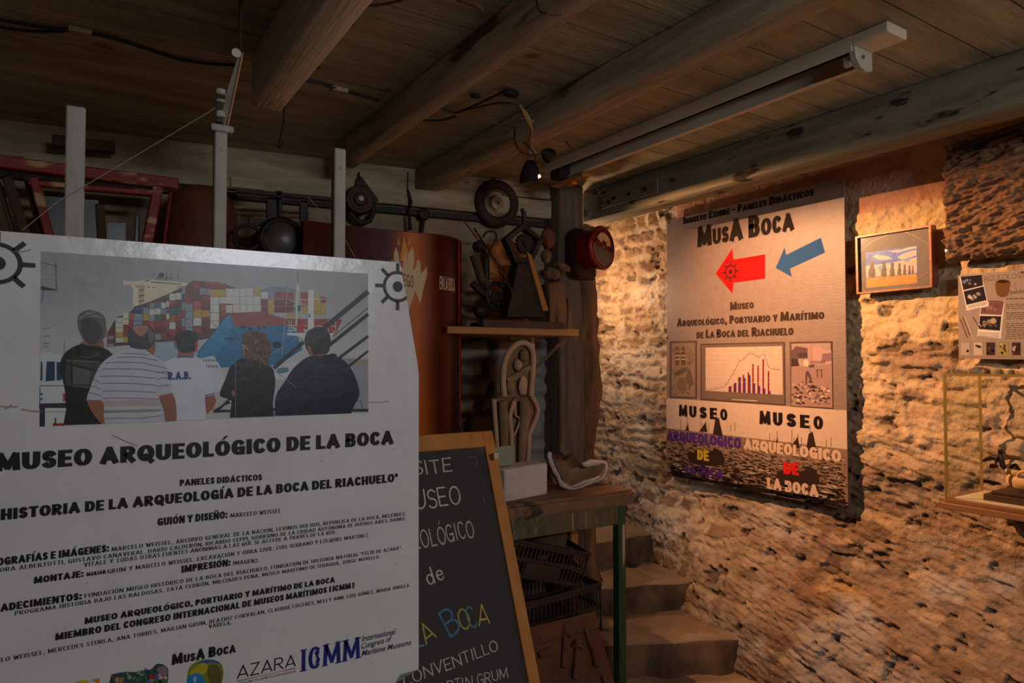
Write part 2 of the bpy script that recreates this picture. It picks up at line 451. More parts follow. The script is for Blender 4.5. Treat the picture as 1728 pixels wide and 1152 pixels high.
M['rustsheet'] = mat('rusty_plate', (74, 44, 28), (112, 68, 40), scale=4, rough=.9, metal=.1, bump=.35, spots=[((56, 34, 26), 5, .62, (1, 1, 1))])
M['darkwood'] = mat('dark_old_wood', (52, 38, 28), (86, 64, 46), scale=6, st=(1, 1, .3), rough=.85, bump=.6, bscale=20)
M['barkwood'] = mat('gnarled_trunk', (74, 52, 34), (134, 98, 62), scale=7, st=(2, 2, .35), rough=.9, bump=1.0, bscale=14,
                    spots=[((44, 30, 22), 6, .60, (1.6, 1.6, .3))])
M['postgrey'] = mat('weathered_timber_post', (74, 64, 54), (112, 98, 82), scale=6, st=(4, 4, .4), rough=.9, bump=.7, bscale=16,
                    spots=[((150, 138, 118), 6, .66, (1, 1, .5))])
M['orange'] = mat('varnished_pine', (164, 98, 30), (188, 120, 44), scale=5, st=(6, 6, .7), rough=.5, bump=.15, bscale=12)
M['shelfwood'] = mat('pale_shelf_board', (146, 96, 48), (176, 122, 66), scale=5, st=(.5, 6, 6), rough=.65, bump=.2)
M['slate'] = mat('blackboard_slate', (34, 29, 27), (46, 40, 38), scale=3, rough=.7, bump=.05, spots=[((66, 60, 57), 2.5, .62, (1, 1, 1))])
M['chalk'] = mat('chalk_marks', (255,)*3, attr=0.35, scale=60, rough=.95, bump=.1)
M['red'] = mat('peeling_red_paint', (112, 20, 14), (136, 30, 18), scale=8, rough=.6, bump=.35,
               spots=[((176, 136, 92), 9, .57, (.6, 1.4, 1.4)), ((50, 20, 14), 6, .66, (1, 1, 1))])
M['terracotta'] = mat('sooty_terracotta', (84, 40, 20), (122, 60, 28), scale=3, rough=.7, bump=.2)
M['glaze'] = mat('blue_grey_pane', (62, 64, 70), (84, 86, 92), scale=3, rough=.3, bump=0)
M['lens'] = mat('dusty_lens_glass', (54, 48, 44), (92, 86, 80), scale=8, rough=.4, bump=.1)
M['tyre'] = mat('old_rubber_tyre', (42, 22, 17), (60, 32, 24), scale=9, rough=.8, bump=.3)
M['rim'] = mat('dull_steel_rim', (120, 100, 80), (160, 138, 112), scale=10, rough=.5, metal=.5, bump=.2)
M['meterred'] = mat('red_enamel', (84, 9, 8), (100, 13, 10), scale=7, rough=.35, bump=.08)
M['meterface'] = mat('cream_dial', (190, 150, 96), (206, 168, 112), scale=9, rough=.5, bump=0)
M['plaster'] = mat('white_plaster', (178, 168, 158), (204, 194, 184), scale=7, rough=.9, bump=.35, bscale=26, spots=[((120, 100, 80), 10, .70, (1, 1, 1))])
M['mould'] = mat('brown_plaster_mould', (110, 82, 56), (150, 118, 84), scale=7, rough=.9, bump=.5, bscale=22)
M['mouldrim'] = mat('pink_plaster_edge', (166, 132, 104), (190, 154, 124), scale=9, rough=.9, bump=.4, bscale=24)
M['bench'] = mat('worn_green_bench', (72, 62, 42), (104, 90, 60), scale=6, st=(5, 5, 1), rough=.75, bump=.5, bscale=16,
                 spots=[((168, 138, 80), 16, .60, (3, 1, .35)), ((36, 26, 20), 5, .62, (1, 1, 1))])
M['benchtop'] = mat('oily_bench_top', (96, 70, 48), (132, 98, 68), scale=5, rough=.8, bump=.4, bscale=18, spots=[((48, 46, 30), 5, .60, (1, 1, 1))])
M['greenleg'] = mat('green_painted_leg', (30, 56, 30), (46, 78, 42), scale=7, st=(4, 4, .6), rough=.55, bump=.2,
                    spots=[((134, 108, 80), 8, .68, (2.2, 2.2, .22))])
M['crate'] = mat('dark_plastic_crate', (36, 25, 23), (52, 36, 32), scale=8, rough=.5, bump=.1)
M['sack'] = mat('brown_clay_jar', (70, 50, 34), (98, 72, 50), scale=6, rough=.9, bump=.3)
M['plate'] = mat('grey_green_acrylic', (126, 138, 118), (138, 148, 128), scale=2, rough=.25, bump=0)
M['panelsheet'] = mat('printed_panel_board', (118, 98, 88), (128, 107, 97), scale=30, rough=.5, bump=.12, bscale=40, bst=(1, 1, 6))
M['copper'] = mat('copper_coloured_frame', (118, 70, 46), (142, 86, 56), scale=9, rough=.4, metal=.3, bump=.1)
M['backing'] = mat('brown_backing_card', (66, 54, 46), (84, 70, 60), scale=6, rough=.5, bump=.05, coat=.25)
M['slab'] = mat('eroded_red_brown_timber', (92, 66, 46), (142, 104, 70), scale=8, st=(5, .7, 5), rough=.95, bump=1.0, bscale=30, bst=(1, .35, 1.6),
                spots=[((70, 42, 28), 9, .64, (1, .35, 1.6))])
M['nail'] = mat('bright_nail', (190, 180, 160), rough=.35, metal=.8, bump=0)
M['brass'] = mat('polished_brass', (206, 172, 88), (224, 192, 110), scale=5, rough=.3, metal=.75, bump=0)
M['casewood'] = mat('case_base_wood', (116, 76, 44), (146, 98, 58), scale=5, st=(6, .7, 6), rough=.5, bump=.1)
M['paleedge'] = mat('pale_inlay', (214, 196, 164), rough=.5, bump=0)
M['bronze'] = mat('dark_bronze', (50, 36, 30), (74, 54, 44), scale=9, rough=.35, metal=.7, bump=.1)
M['shell'] = mat('sandy_conch_shell', (196, 142, 84), (226, 186, 134), scale=5, st=(1, 1, 2.5), rough=.6, bump=.25, bscale=14)
M['base'] = mat('dark_plinth_wood', (58, 38, 28), (78, 54, 40), scale=5, rough=.45, bump=.1)
M['fixture'] = mat('cream_enamel_fixture', (198, 184, 158), (214, 200, 174), scale=4, rough=.5, bump=.05)
M['fixdark'] = mat('dark_trough', (40, 28, 22), (52, 38, 30), scale=4, rough=.6, bump=.05)
M['cap'] = mat('grey_end_cap', (166, 156, 138), (182, 172, 152), scale=4, rough=.5, bump=.05)
M['cable'] = mat('black_cable', (26, 20, 17), (36, 28, 24), rough=.6, bump=0)
M['paleflex'] = mat('yellowed_flex', (120, 104, 66), (140, 122, 80), rough=.7, bump=0)
M['string'] = mat('pale_string', (150, 138, 118), rough=.9, bump=0)
M['amber'] = mat('amber_board', (150, 92, 34), (172, 110, 46), scale=4, rough=.6, bump=.1)
M['orangeplastic'] = mat('orange_plastic', (186, 104, 30), rough=.5, bump=0)
gm = bpy.data.materials.new('clear_glass'); gm.use_nodes = True
_b = gm.node_tree.nodes['Principled BSDF']; _nt = gm.node_tree
_tr = _nt.nodes.new('ShaderNodeBsdfTransparent'); _gl = _nt.nodes.new('ShaderNodeBsdfGlossy'); _gl.inputs['Roughness'].default_value = .05
_fr = _nt.nodes.new('ShaderNodeMath'); _fr.operation = 'POWER'; _lw = _nt.nodes.new('ShaderNodeLayerWeight'); _lw.inputs[0].default_value = .5; _nt.links.new(_lw.outputs['Facing'], _fr.inputs[0]); _fr.inputs[1].default_value = 5; _mx = _nt.nodes.new('ShaderNodeMixShader')
_tr.inputs[0].default_value = (.96, .97, .95, 1)
_nt.links.new(_fr.outputs[0], _mx.inputs[0]); _nt.links.new(_tr.outputs[0], _mx.inputs[1]); _nt.links.new(_gl.outputs[0], _mx.inputs[2])
_nt.links.new(_mx.outputs[0], _nt.nodes['Material Output'].inputs[0]); M['glass'] = gm
rnd = random.Random(7)

# ------------------------------------------------------------------ the room shell
def struct(o): o['kind'] = 'structure'; return o
XW = 2.85; ZC = 2.5
struct(MB().mm((-2.2, -1.75, -.06), (3.2, 4.3, 0)).build('floor', M['floor'], smooth=False))
# plank ceiling (boards run across the beams, seam every 17 cm)
mb = MB(); y = 1.088 - .173 * 17
while y < 4.3:
    mb.mm((-2.2, y + .0022, ZC), (3.2, y + .173 - .0022, ZC + .022)); y += .173
mb.mm((-2.2, -1.9, ZC + .022), (3.2, 4.4, ZC + .05))
struct(mb.build('ceiling', M['ceiling'], smooth=False))
struct(MB().mm((-2.26, -1.75, 0), (-2.2, 4.3, ZC)).build('wall_left', M['plain'], smooth=False))
# wall behind the camera with a high window opening
mb = MB(); x0, x1, z0, z1 = .42, 1.48, 2.155, 2.385
mb.mm((-2.2, -1.75, 0), (3.2, -1.69, z0)); mb.mm((-2.2, -1.75, z1), (3.2, -1.69, ZC))
mb.mm((-2.2, -1.75, z0), (x0, -1.69, z1)); mb.mm((x1, -1.75, z0), (3.2, -1.69, z1))
struct(mb.build('wall_front', M['plain'], smooth=False))
mb = MB()
for a, b in (((x0, z0), (x1, z0 + .03)), ((x0, z1 - .03), (x1, z1)), ((x0, z0), (x0 + .03, z1)), ((x1 - .03, z0), (x1, z1))):
    mb.mm((a[0], -1.74, a[1]), (b[0], -1.70, b[1]))
struct(mb.build('window_1', M['whitewood'], smooth=False))
struct(MB().mm((1.9, 4.25, 0), (3.2, 4.3, ZC)).build('wall_stairwell', M['plain'], smooth=False))

# ---- stone walls as displaced geometry
def stones(U, Z, seed, rowh, wmin, wmax):
    """returns (profile 0..1, stone height 0..1, stone colour random, rand2)"""
    r = np.random.RandomState(seed)
    Uw = U + .09 * (fbm(U * 6, Z * 9, seed + 1) - .5) + .034 * (fbm(U * 20, Z * 24, seed + 5, 3) - .5)
    Zw = Z + .075 * (fbm(U * 3.2, Z * 4, seed + 2) - .5) + .036 * (fbm(U * 17, Z * 22, seed + 3, 3) - .5)
    zb = [-.2]
    while zb[-1] < 3: zb.append(zb[-1] + rowh * r.uniform(.65, 1.4))
    zb = np.array(zb); row = np.clip(np.searchsorted(zb, Zw) - 1, 0, len(zb) - 2)
    dz = np.minimum(Zw - zb[row], zb[row + 1] - Zw)
    du = np.zeros_like(U); cid = np.zeros(U.shape, dtype=np.int64)
    for k in np.unique(row):
        m = row == k; ub = [-3.0 + r.uniform(0, .2)]
        while ub[-1] < 6: ub.append(ub[-1] + r.uniform(wmin, wmax))
        ub = np.array(ub); i = np.clip(np.searchsorted(ub, Uw[m]) - 1, 0, len(ub) - 2)
        du[m] = np.minimum(Uw[m] - ub[i], ub[i + 1] - Uw[m]); cid[m] = k * 1000 + i
    tab = r.rand(400003)
    h = tab[(cid * 7919) % 400003]; c = tab[(cid * 104729 + 5) % 400003]; c2 = tab[(cid * 15485863 + 11) % 400003]
    e = np.minimum(dz, du * .9)
    return sstep(.006, .026, e), h, c, c2

def gridobj(name, P, cols, m):
    nu, nz = P.shape[:2]
    me = bpy.data.meshes.new(name)
    vs = P.reshape(-1, 3)
    idx = np.arange(nu * nz).reshape(nu, nz)
    fs = np.stack([idx[:-1, :-1], idx[1:, :-1], idx[1:, 1:], idx[:-1, 1:]], -1).reshape(-1, 4)
    me.vertices.add(len(vs)); me.vertices.foreach_set('co', vs.astype(np.float32).ravel())
    me.loops.add(fs.size); me.loops.foreach_set('vertex_index', fs.astype(np.int32).ravel())
    me.polygons.add(len(fs)); me.polygons.foreach_set('loop_start', np.arange(0, fs.size, 4, dtype=np.int32))
    me.polygons.foreach_set('loop_total', np.full(len(fs), 4, dtype=np.int32))
    me.update(calc_edges=True); me.validate()
    if cols is not None:
        ca = me.color_attributes.new('Col', 'FLOAT_COLOR', 'POINT')
        c4 = np.concatenate([cols.reshape(-1, 3), np.ones((len(vs), 1))], 1)
        ca.data.foreach_set('color', c4.astype(np.float32).ravel())
    for p in me.polygons: p.use_smooth = True
    o = bpy.data.objects.new(name, me); COL.objects.link(o); me.materials.append(m)
    return o
def L3(c): return np.array(lin(c)[:3])
def mixc(a, b, t): return a * (1 - t[..., None]) + b * t[..., None]

# right wall
ys = np.concatenate([np.linspace(-1.75, .9, 40)[:-1], np.linspace(.9, 3.6, 470), np.linspace(3.6, 4.3, 25)[1:]])
zs = np.linspace(0, ZC, 430)
Y, Z = np.meshgrid(ys, zs, indexing='ij')
pr, sh, sc, sc2 = stones(Y, Z, 11, .074, .08, .24)
pr2, sh2, scb, sc2b = stones(Y, Z, 23, .14, .12, .34)
far = sstep(2.1, 2.55, Y); near0 = 1 - far                                   # coursed rubble far along the wall
plast = sstep(.40, .62, fbm(Y * 2.2, Z * 2.6, 40) * .75 + .30 * (1 - far) - .10 * sstep(1.9, 1.5, Z) + .12 * sstep(1.1, .8, Z))
prom = pr * (.25 + .75 * sh)
H = prom * (.030 - .017 * far) * (1 - .8 * plast) + .010 * plast
big = pr2 * (sh2 > .60) * (1 - far)
H += big * .018 * (1 - .3 * plast) * sh2
H += .034 * (fbm(Y * 2.3, Z * 3.4, 60) - .5) + (.022 - .010 * far) * (fbm(Y * 9, Z * 13, 61) - .5) + (.020 - .008 * far) * (fbm(Y * 30, Z * 48, 62, 4) - .5)
lowz = sstep(1.25, .95, Z); smear0 = sstep(.42, .62, fbm(Y * 5.5, Z * 7.5, 140, 4))
H += .010 * (1 - np.abs(2 * fbm(Y * 3, Z * 14, 66, 4) - 1)) * (1 - far) * (1 - .7 * lowz) - .006
H = H * (1 - .45 * lowz * near0) + .022 * (fbm(Y * 12 + Z * 14, Z * 85 - Y * 22, 68, 4) - .5) * sstep(1.7, 1.1, Z) * near0
pits = sstep(.66, .74, fbm(Y * 13, Z * 20, 77, 3)); H -= .018 * pits
topb = sstep(2.22, 2.25, Z + .04 * (fbm(Y * 5, Z * 3, 90) - .5)) * sstep(2.75, 2.7, Y)
H = H * (1 - .85 * topb) + .006 * topb
H += .010 * (smear0 - .5) * far
H = np.clip(H, -.03, .055) + .24 * sstep(1.05, .12, Z) ** 1.2 * sstep(3.3, 2.4, Y)
X = XW - H
mort = mixc(L3((218, 188, 152)), L3((190, 158, 122)), fbm(Y * 3, Z * 4, 31))
sto = mixc(L3((142, 108, 78)), L3((208, 176, 134)), sc); sto = mixc(sto, L3((118, 90, 74)), (sc2 > .8) * 1.0)
sto = mixc(sto, L3((128, 88, 58)), far * (sc > .25) * .6)
smear = sstep(.42, .62, fbm(Y * 5.5, Z * 7.5, 140, 4)); mort = mixc(mort, L3((236, 214, 188)), far * sstep(.4, .7, fbm(Y * 4, Z * 5, 141)) * .8)
col = mixc(mort, sto, pr * (1 - .75 * plast) * .9 * (1 - .85 * far * smear))
col = mixc(col, L3((112, 84, 62)), far * sstep(.60, .72, fbm(Y * 17, Z * 22, 142, 4)) * .5)
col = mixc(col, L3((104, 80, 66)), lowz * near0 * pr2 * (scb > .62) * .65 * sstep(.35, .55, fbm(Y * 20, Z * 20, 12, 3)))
cream = mixc(L3((232, 200, 150)), L3((200, 166, 118)), fbm(Y * 4, Z * 6, 33))
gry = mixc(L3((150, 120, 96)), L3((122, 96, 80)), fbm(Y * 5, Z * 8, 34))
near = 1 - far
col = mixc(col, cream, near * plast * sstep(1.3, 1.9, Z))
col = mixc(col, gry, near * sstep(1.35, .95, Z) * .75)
col = mixc(col, L3((126, 92, 66)), big * (scb > .55) * .55)
col = mixc(col, L3((70, 52, 42)), pits * .7)
col = mixc(col, L3((206, 146, 116)), topb * .9)
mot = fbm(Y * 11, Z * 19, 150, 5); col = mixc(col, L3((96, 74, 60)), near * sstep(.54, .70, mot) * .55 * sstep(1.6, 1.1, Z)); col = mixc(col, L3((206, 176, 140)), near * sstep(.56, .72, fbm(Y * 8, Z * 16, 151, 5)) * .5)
och = np.exp(-(((Y - 1.72) / .22) ** 2 + ((Z - .62) / .05) ** 2)) + np.exp(-(((Y - 2.0) / .05) ** 2 + ((Z - .66) / .08) ** 2))
col = mixc(col, L3((186, 136, 60)), np.clip(och, 0, 1) * .6 * sstep(.35, .6, fbm(Y * 14, Z * 14, 98)))
col = mixc(col, L3((186, 178, 172)), near * sstep(.55, .7, fbm(Y * 3.1, Z * 3.7, 71)) * sstep(1.2, .8, Z) * .5)
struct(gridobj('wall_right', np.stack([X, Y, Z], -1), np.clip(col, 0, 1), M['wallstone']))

# back wall (turned 8 degrees)
BO = V((0, 3.167, 0)); BE = V((1, -.1407, 0)).normalized(); BN = V((-BE.y * -1, -BE.x, 0)); BN = V((BE.y, -BE.x, 0))
def onB(px, py, off=0): return onP(px, py, BO + BN * off, BN)
us = np.linspace(-2.35, 2.22, 300); zs = np.linspace(0, ZC, 180)
U, Z = np.meshgrid(us, zs, indexing='ij')
pr, sh, sc, sc2 = stones(U, Z, 5, .10, .10, .26)
low = sstep(1.78, 1.70, Z)
H = low * (pr * (.3 + .7 * sh) * .03) + .01 * (fbm(U * 12, Z * 12, 3) - .5)
P = np.stack([BO.x + BE.x * U + BN.x * H, BO.y + BE.y * U + BN.y * H, Z], -1)
col = mixc(mixc(L3((70, 62, 54)), L3((128, 120, 108)), sc), L3((52, 46, 40)), 1 - pr)
col = mixc(col, L3((176, 170, 160)), sstep(1.75, 1.85, U) * .55)
upc = mixc(L3((134, 118, 94)), L3((160, 142, 114)), fbm(U * 2, Z * 14, 8))
col = mixc(upc, col, low)
struct(gridobj('wall_back', P, col, M['backwall']))

def bbox_on_back(u0, u1, z0, z1, t, off=0.0):
    return MB().obox(BO + BE * u0 + V((0, 0, z0)) + BN * off, BE * (u1 - u0), BN * t, V((0, 0, z1 - z0)))
# wall plate under the ceiling, its shadow gap and the rail below it
struct(bbox_on_back(-2.3, 1.75, 2.325, 2.5, .05).build('trim_1', M['board'], bevel=.004, sub=0))
mb = bbox_on_back(1.765, 2.16, 2.425, 2.5, .055); v = mb
o = v.build('wall_board', M['board'], bevel=.004); tag(o, 'short whitewashed board, upper of two right of the wheel', 'board', kind='structure')
o = bbox_on_back(1.765, 2.16, 2.325, 2.418, .065).build('wall_board', M['board'], bevel=.006)
tag(o, 'short whitewashed board with knots, lower of two right of the wheel', 'board', kind='structure')
tag(bbox_on_back(-2.3, 2.1, 2.285, 2.315, .02, .012).build('wall_rail', M['iron'], bevel=.003), 'dark iron rail under the whitewashed wall plate', 'rail')

# beams
def beam(x0, x1, z0, y0, y1, m, label, jig=.0022):
    mb = MB(); n = 36
    P = [V((x0, 0, z0)), V((x1, 0, z0)), V((x1, 0, ZC - .001)), V((x0, 0, ZC - .001))]
    for i in range(n):
        yy = y0 + (y1 - y0) * i / (n - 1)
        mb.v += [V((p.x, yy, p.z)) for p in P]
    for i in range(n - 1):
        for j in range(4):
            a = i * 4 + j; b = i * 4 + (j + 1) % 4; mb.f.append([a, b, b + 4, a + 4])
    mb.f += [[0, 1, 2, 3], [4 * n - 1, 4 * n - 2, 4 * n - 3, 4 * n - 4]]
    for k, v in enumerate(mb.v):
        if v.z < ZC - .01:
            d = mnoise.noise_vector(V((v.x * 20, v.y * 3.3, v.z * 20 + x0))) * jig
            v.x += d.x; v.z += d.z
    o = mb.build('ceiling_beam', m, bevel=.006, ang=50)
    return tag(o, label, 'beam', kind='structure')
beam(.425, .512, 2.342, -1.68, 2.075, M['beamlight'], 'pale rough-sawn ceiling beam ending short of the back wall')
o = beam(.905, .975, 2.40, -1.68, 2.74, M['beam'], 'yellowed ceiling beam over the rightmost white stake')
beam(.975, 1.0, 2.455, -1.68, 2.74, M['board'], 'thin grey batten along the yellowed ceiling beam')
beam(1.337, 1.45, 2.405, -1.68, 2.93, M['beam'], 'dark broad ceiling beam beside the fluorescent fixture', .003)
beam(2.285, 2.415, 2.337, -1.68, 2.86, M['beamblue'], 'chipped grey beam running along the top of the stone wall', .003)

# corner post
t = thing('corner_post', (2.12, 2.8, 0), 'weathered timber post with gnarled trunk side carrying the chipped grey beam', 'post')
MB().mm((2.045, 2.74, 0), (2.2, 2.88, 2.497)).build('timber', M['postgrey'], t, bevel=.008, sub=6, jig=.004)
mb = MB(); n = 90; m_ = 22
for i in range(n):
    z = 2.30 * i / (n - 1)
    for j in range(m_):
        g = 2 * math.pi * j / m_
        rr = 1 + .55 * mnoise.noise(V((math.cos(g) * 2.2, math.sin(g) * 2.2, z * 11 + 5))) * .5 + .30 * mnoise.noise(V((math.cos(g) * 1.2, math.sin(g) * 1.2, z * 3.2))) + .12 * mnoise.noise(V((math.cos(g) * 3, math.sin(g) * 3, z * 9)))
        wx = .072 + .014 * math.sin(z * 4 + 1) + (.010 if z < 1.0 else 0)
        mb.v.append(V((2.235 + .012 * math.sin(z * 5) + wx * rr * math.cos(g), 2.80 + .07 * rr * math.sin(g), z)))
for i in range(n - 1):
    for j in range(m_): mb.f.append([i * m_ + j, i * m_ + (j + 1) % m_, (i + 1) * m_ + (j + 1) % m_, (i + 1) * m_ + j])
mb.f += [list(range(m_)), [(n - 1) * m_ + j for j in range(m_)]]
mb.build('trunk', M['barkwood'], t, ang=60)
o = MB().obox((2.272, 2.28, 2.375), V((-.008, 0, 0)), V((0, .40, 0)), V((0, 0, .075))).build('joint_plate', M['beamblue'], bevel=.002)
tag(o, 'bolted flat plate on the left face of the chipped grey beam', 'plate')
for yy in (2.36, 2.47, 2.58):
    MB().lathe([(.0, 0), (.009, 0), (.009, .006), (0, .008)], (2.264, yy, 2.412), (-1, 0, 0), 10).build('bolt', M['iron'], o)

# stairs
t = thing('stone_stairs', (2.4, 2.6, 0), 'worn concrete steps climbing beside the stone wall behind the bench', 'stairs')
def step(pl, pr_, z0, z1, back):
    pl = V((pl[0], pl[1], 0)); pr_ = V((pr_[0], pr_[1], 0)); d = (pr_ - pl); n = 26
    nn = V((-d.y, d.x, 0)).normalized(); mb = MB(); k = 20; m2 = 4
    prof = [(0, z0)] + [(.004 * math.sin(i * 2), z0 + (z1 - z0) * i / 5) for i in range(1, 5)] + [(.006, z1 - .012), (.02, z1)] + [(back * i / 8, z1) for i in range(1, 9)]
    np_ = len(prof)
    for i in range(k):
        for (a, z) in prof:
            p = pl + d * (i / (k - 1)) + nn * a
            e = mnoise.noise(V((p.x * 7, p.y * 7, z * 9))) * .016 + mnoise.noise(V((p.x * 22, p.y * 22, z * 22))) * .006
            mb.v.append(V((p.x, p.y, z)) + (V((0, 0, e)) if a > .03 else nn * e * 1.3))
    for i in range(k - 1):
        for j in range(np_ - 1): mb.f.append([i * np_ + j, (i + 1) * np_ + j, (i + 1) * np_ + j + 1, i * np_ + j + 1])
    b0 = len(mb.v)
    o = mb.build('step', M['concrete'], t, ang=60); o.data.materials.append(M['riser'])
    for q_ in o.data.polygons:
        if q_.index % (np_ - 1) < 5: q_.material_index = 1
    return o
z = [.15, .31, .46, .62, .78, .94]
e2l = onZ(1000, 1088, z[1]); e2r = onZ(1262, 1074, z[1])
e3l = onZ(990, 992, z[2]); e3r = onZ(1190, 978, z[2])
e4l = onZ(985, 917, z[3]); e4r = onZ(1100, 898, z[3])
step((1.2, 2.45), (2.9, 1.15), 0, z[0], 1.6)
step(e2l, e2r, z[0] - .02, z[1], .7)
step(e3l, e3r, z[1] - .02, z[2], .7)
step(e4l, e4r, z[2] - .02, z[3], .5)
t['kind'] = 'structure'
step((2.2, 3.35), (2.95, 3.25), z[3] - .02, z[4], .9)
# ------------------------------------------------------------------ things
WHT = (214, 210, 208)
M['shadeblack'] = mat('black_shade', (14, 12, 11), rough=.9, bump=0)
# ================= lamp under the ceiling
t = thing('shade_lamp', LAMP, 'small dark lamp with an added light-blocking shade hanging under the planks beside the broad dark beam', 'lamp')
MB().lathe([(.012, .062), (.02, .06), (.034, .03), (.044, -.001), (.045, -.0042), (.042, -.003), (.032, .028), (.018, .055), (.012, .058)], LAMP, (0, 0, 1), 24).prism([LAMP + V((.045 * math.cos(R(g_)), .045 * math.sin(R(g_)), -.001)) for g_ in range(150, 286, 9)] + [LAMP + V((.043 * math.cos(R(g_)), .043 * math.sin(R(g_)), -.001)) for g_ in range(285, 149, -9)], (0, 0, -.037)).build('added_lamp_shade', M['shadeblack'], t)  # shade and lip added to keep the spot off beam, ceiling and view
MB().tube([LAMP + V((0, 0, .058)), V((LAMP.x, LAMP.y, 2.5))], .012, 10).build('socket', M['cap'], t)
t = thing('stair_lamp', BULB, 'small bare lamp behind the corner post in the stairwell', 'lamp')
MB().tube([BULB + V((0, 0, .09)), V((BULB.x, BULB.y, 2.5))], .007, 8).build('flex', M['cable'], t)
MB().lathe([(.014, .05), (.016, .09), (.01, .1)], BULB, (0, 0, 1), 14).build('socket', M['cap'], t)

# ================= right-hand museum panel
t = thing('museum_signboard', (2.79, 2.2, 1.6), 'large direction panel with red and blue arrows fixed on the stone wall', 'sign')
PX = 2.785
pr = Print((PX, 2, 1.6), (0, -1, 0), (0, 0, 1), (-1, 0, 0))
TL, TR, BR_, BL_ = (1125.5, 372.5), (1424.5, 298), (1431, 858.5), (1124.5, 802)
MB().prism([pr.p3(pr.l(*p)) for p in (TL, TR, BR_, BL_)], (.006, 0, 0)).build('board', M['panelsheet'], t, bevel=.001, smooth=False)
K = (26, 18, 15)
def yl(px, a, b):   # pixel on straight line a-b
    k = (px - a[0]) / (b[0] - a[0]); return a[1] + (b[1] - a[1]) * k
wl, wr = (1124.6, 671.5), (1428.8, 692.3)
hl, hr = (1124.6, 722), (1429.8, 758)
pr.poly([wl, wr, hr, hl], (192, 168, 150))
pr.poly([hl, hr, BR_, BL_], (128, 104, 86))
r = random.Random(3)
A, B, C, D = hl, hr, BR_, BL_
def uvp(u, v):
    x0 = A[0] + (B[0] - A[0]) * u; y0 = A[1] + (B[1] - A[1]) * u; x1 = D[0] + (C[0] - D[0]) * u; y1 = D[1] + (C[1] - D[1]) * u
    return (x0 + (x1 - x0) * v, y0 + (y1 - y0) * v)
pr.layer += 1
for i in range(2100):                                   # ripples
    v = r.random() ** .8; u = r.random(); lw = r.uniform(.008, .05) * (.5 + v); hh = r.uniform(.004, .014) * (.5 + v * 1.4)
    if v + hh > .99 or u + lw > 1: continue
    k = r.uniform(-.006, .006); c = (40, 28, 22) if r.random() < .88 else (176, 158, 136)
    pr.poly([uvp(u, v), uvp(u + lw * .5, v - hh + k), uvp(u + lw, v + k), uvp(u + lw * .6, v + hh + k)], c, False)
pr.layer += 1
for i in range(150):
    u = r.random() * .95; v = r.uniform(.9, .985); lw = r.uniform(.03, .12)
    pr.poly([uvp(u, v), uvp(min(1, u + lw), v - .01), uvp(min(1, u + lw), min(1, v + .02)), uvp(u, min(1, v + .025))], (30, 22, 18), False)
for (ox, oy, kk) in ((0, 0, 1.0), (146, 26, 1.14)):     # harbour silhouettes
    f = lambda x, y: (1124 + ox + (x - 1124) * kk if ox else x, y + oy + (y - 722) * (kk - 1))
    DK = (46, 32, 26)
    pr.poly([f(1203, 733), f(1207, 708), f(1213, 704), f(1220, 736)], DK)
    for (x, h) in ((1149, 20), (1156, 12), (1160, 24), (1182, 26), (1185, 14), (1191, 18), (1196, 14), (1209, 32), (1233, 10), (1240, 14)):
        pr.line([f(x, 727), f(x + .5, 727 - h)], .9, DK, False)
    pr.poly([f(1157, 726), f(1161, 712), f(1163, 727)], DK); pr.poly([f(1180, 728), f(1191, 712), f(1194, 729)], DK)
    pr.blob([f(1160, 770), f(1163, 762), f(1172, 764), f(1186, 764), f(1200, 762), f(1207, 756), f(1219, 764), f(1222, 782), f(1200, 786), f(1170, 782)], DK)
pr.flush('harbour_print', M['printmatte'], t)
pr.text('Ingreso Exhibe - Paneles Didácticos', (1153, 378.5), (1373, 329.5), 12, K)
pr.flush('lettering', M['printmatte'], t)
pr.text('MusA Boca', (1177, 417.5), (1340, 388), 34, (30, 20, 15))
pr.flush('lettering', M['printmatte'], t)
pr.poly([(1207.6, 461.5), (1235.7, 419), (1237.5, 437.8), (1291, 429), (1291, 470), (1237.5, 477), (1236, 495.6)], (176, 8, 6))
c = pr.l(1232.9, 458.4); pr.wheel(c, (pr.l(1232.9, 447) - c).length, (52, 24, 20))
o_ = pr.flush('arrow', M['printmatte'], t); o_['label'] = 'red arrow with a ship wheel'
pr.poly([(1309, 452), (1324, 418), (1326.6, 430), (1385, 401), (1392, 426), (1333, 453), (1335.7, 466.7)], (40, 78, 128))
o_ = pr.flush('arrow', M['printmatte'], t); o_['label'] = 'slanting blue arrow'
pr.text('Museo', (1232, 523.5), (1272, 520), 13.5, (58, 42, 34))
pr.flush('lettering', M['printmatte'], t)
pr.text('Arqueológico, Portuario y Marítimo', (1142.5, 551), (1391, 538), 13, (56, 40, 32))
pr.flush('lettering', M['printmatte'], t)
pr.text('de La Boca del Riachuelo', (1175.6, 571), (1339, 565), 14, (56, 40, 32))
pr.flush('lettering', M['printmatte'], t)
def frame(q, w_, fill):
    pr.poly(q, (70, 54, 46)); cx = sum(p[0] for p in q) / 4; cy = sum(p[1] for p in q) / 4
    g = lambda k: [(p[0] + (w_ * k if p[0] < cx else -w_ * k), p[1] + (w_ * k if p[1] < cy else -w_ * k)) for p in q]
    pr.poly(g(1), (104, 84, 72)); pr.poly(g(2.2), fill); return g(2.2)
q1 = frame([(1130.6, 576), (1176, 575), (1176, 672.5), (1130.6, 671)], 1.5, (134, 110, 92))
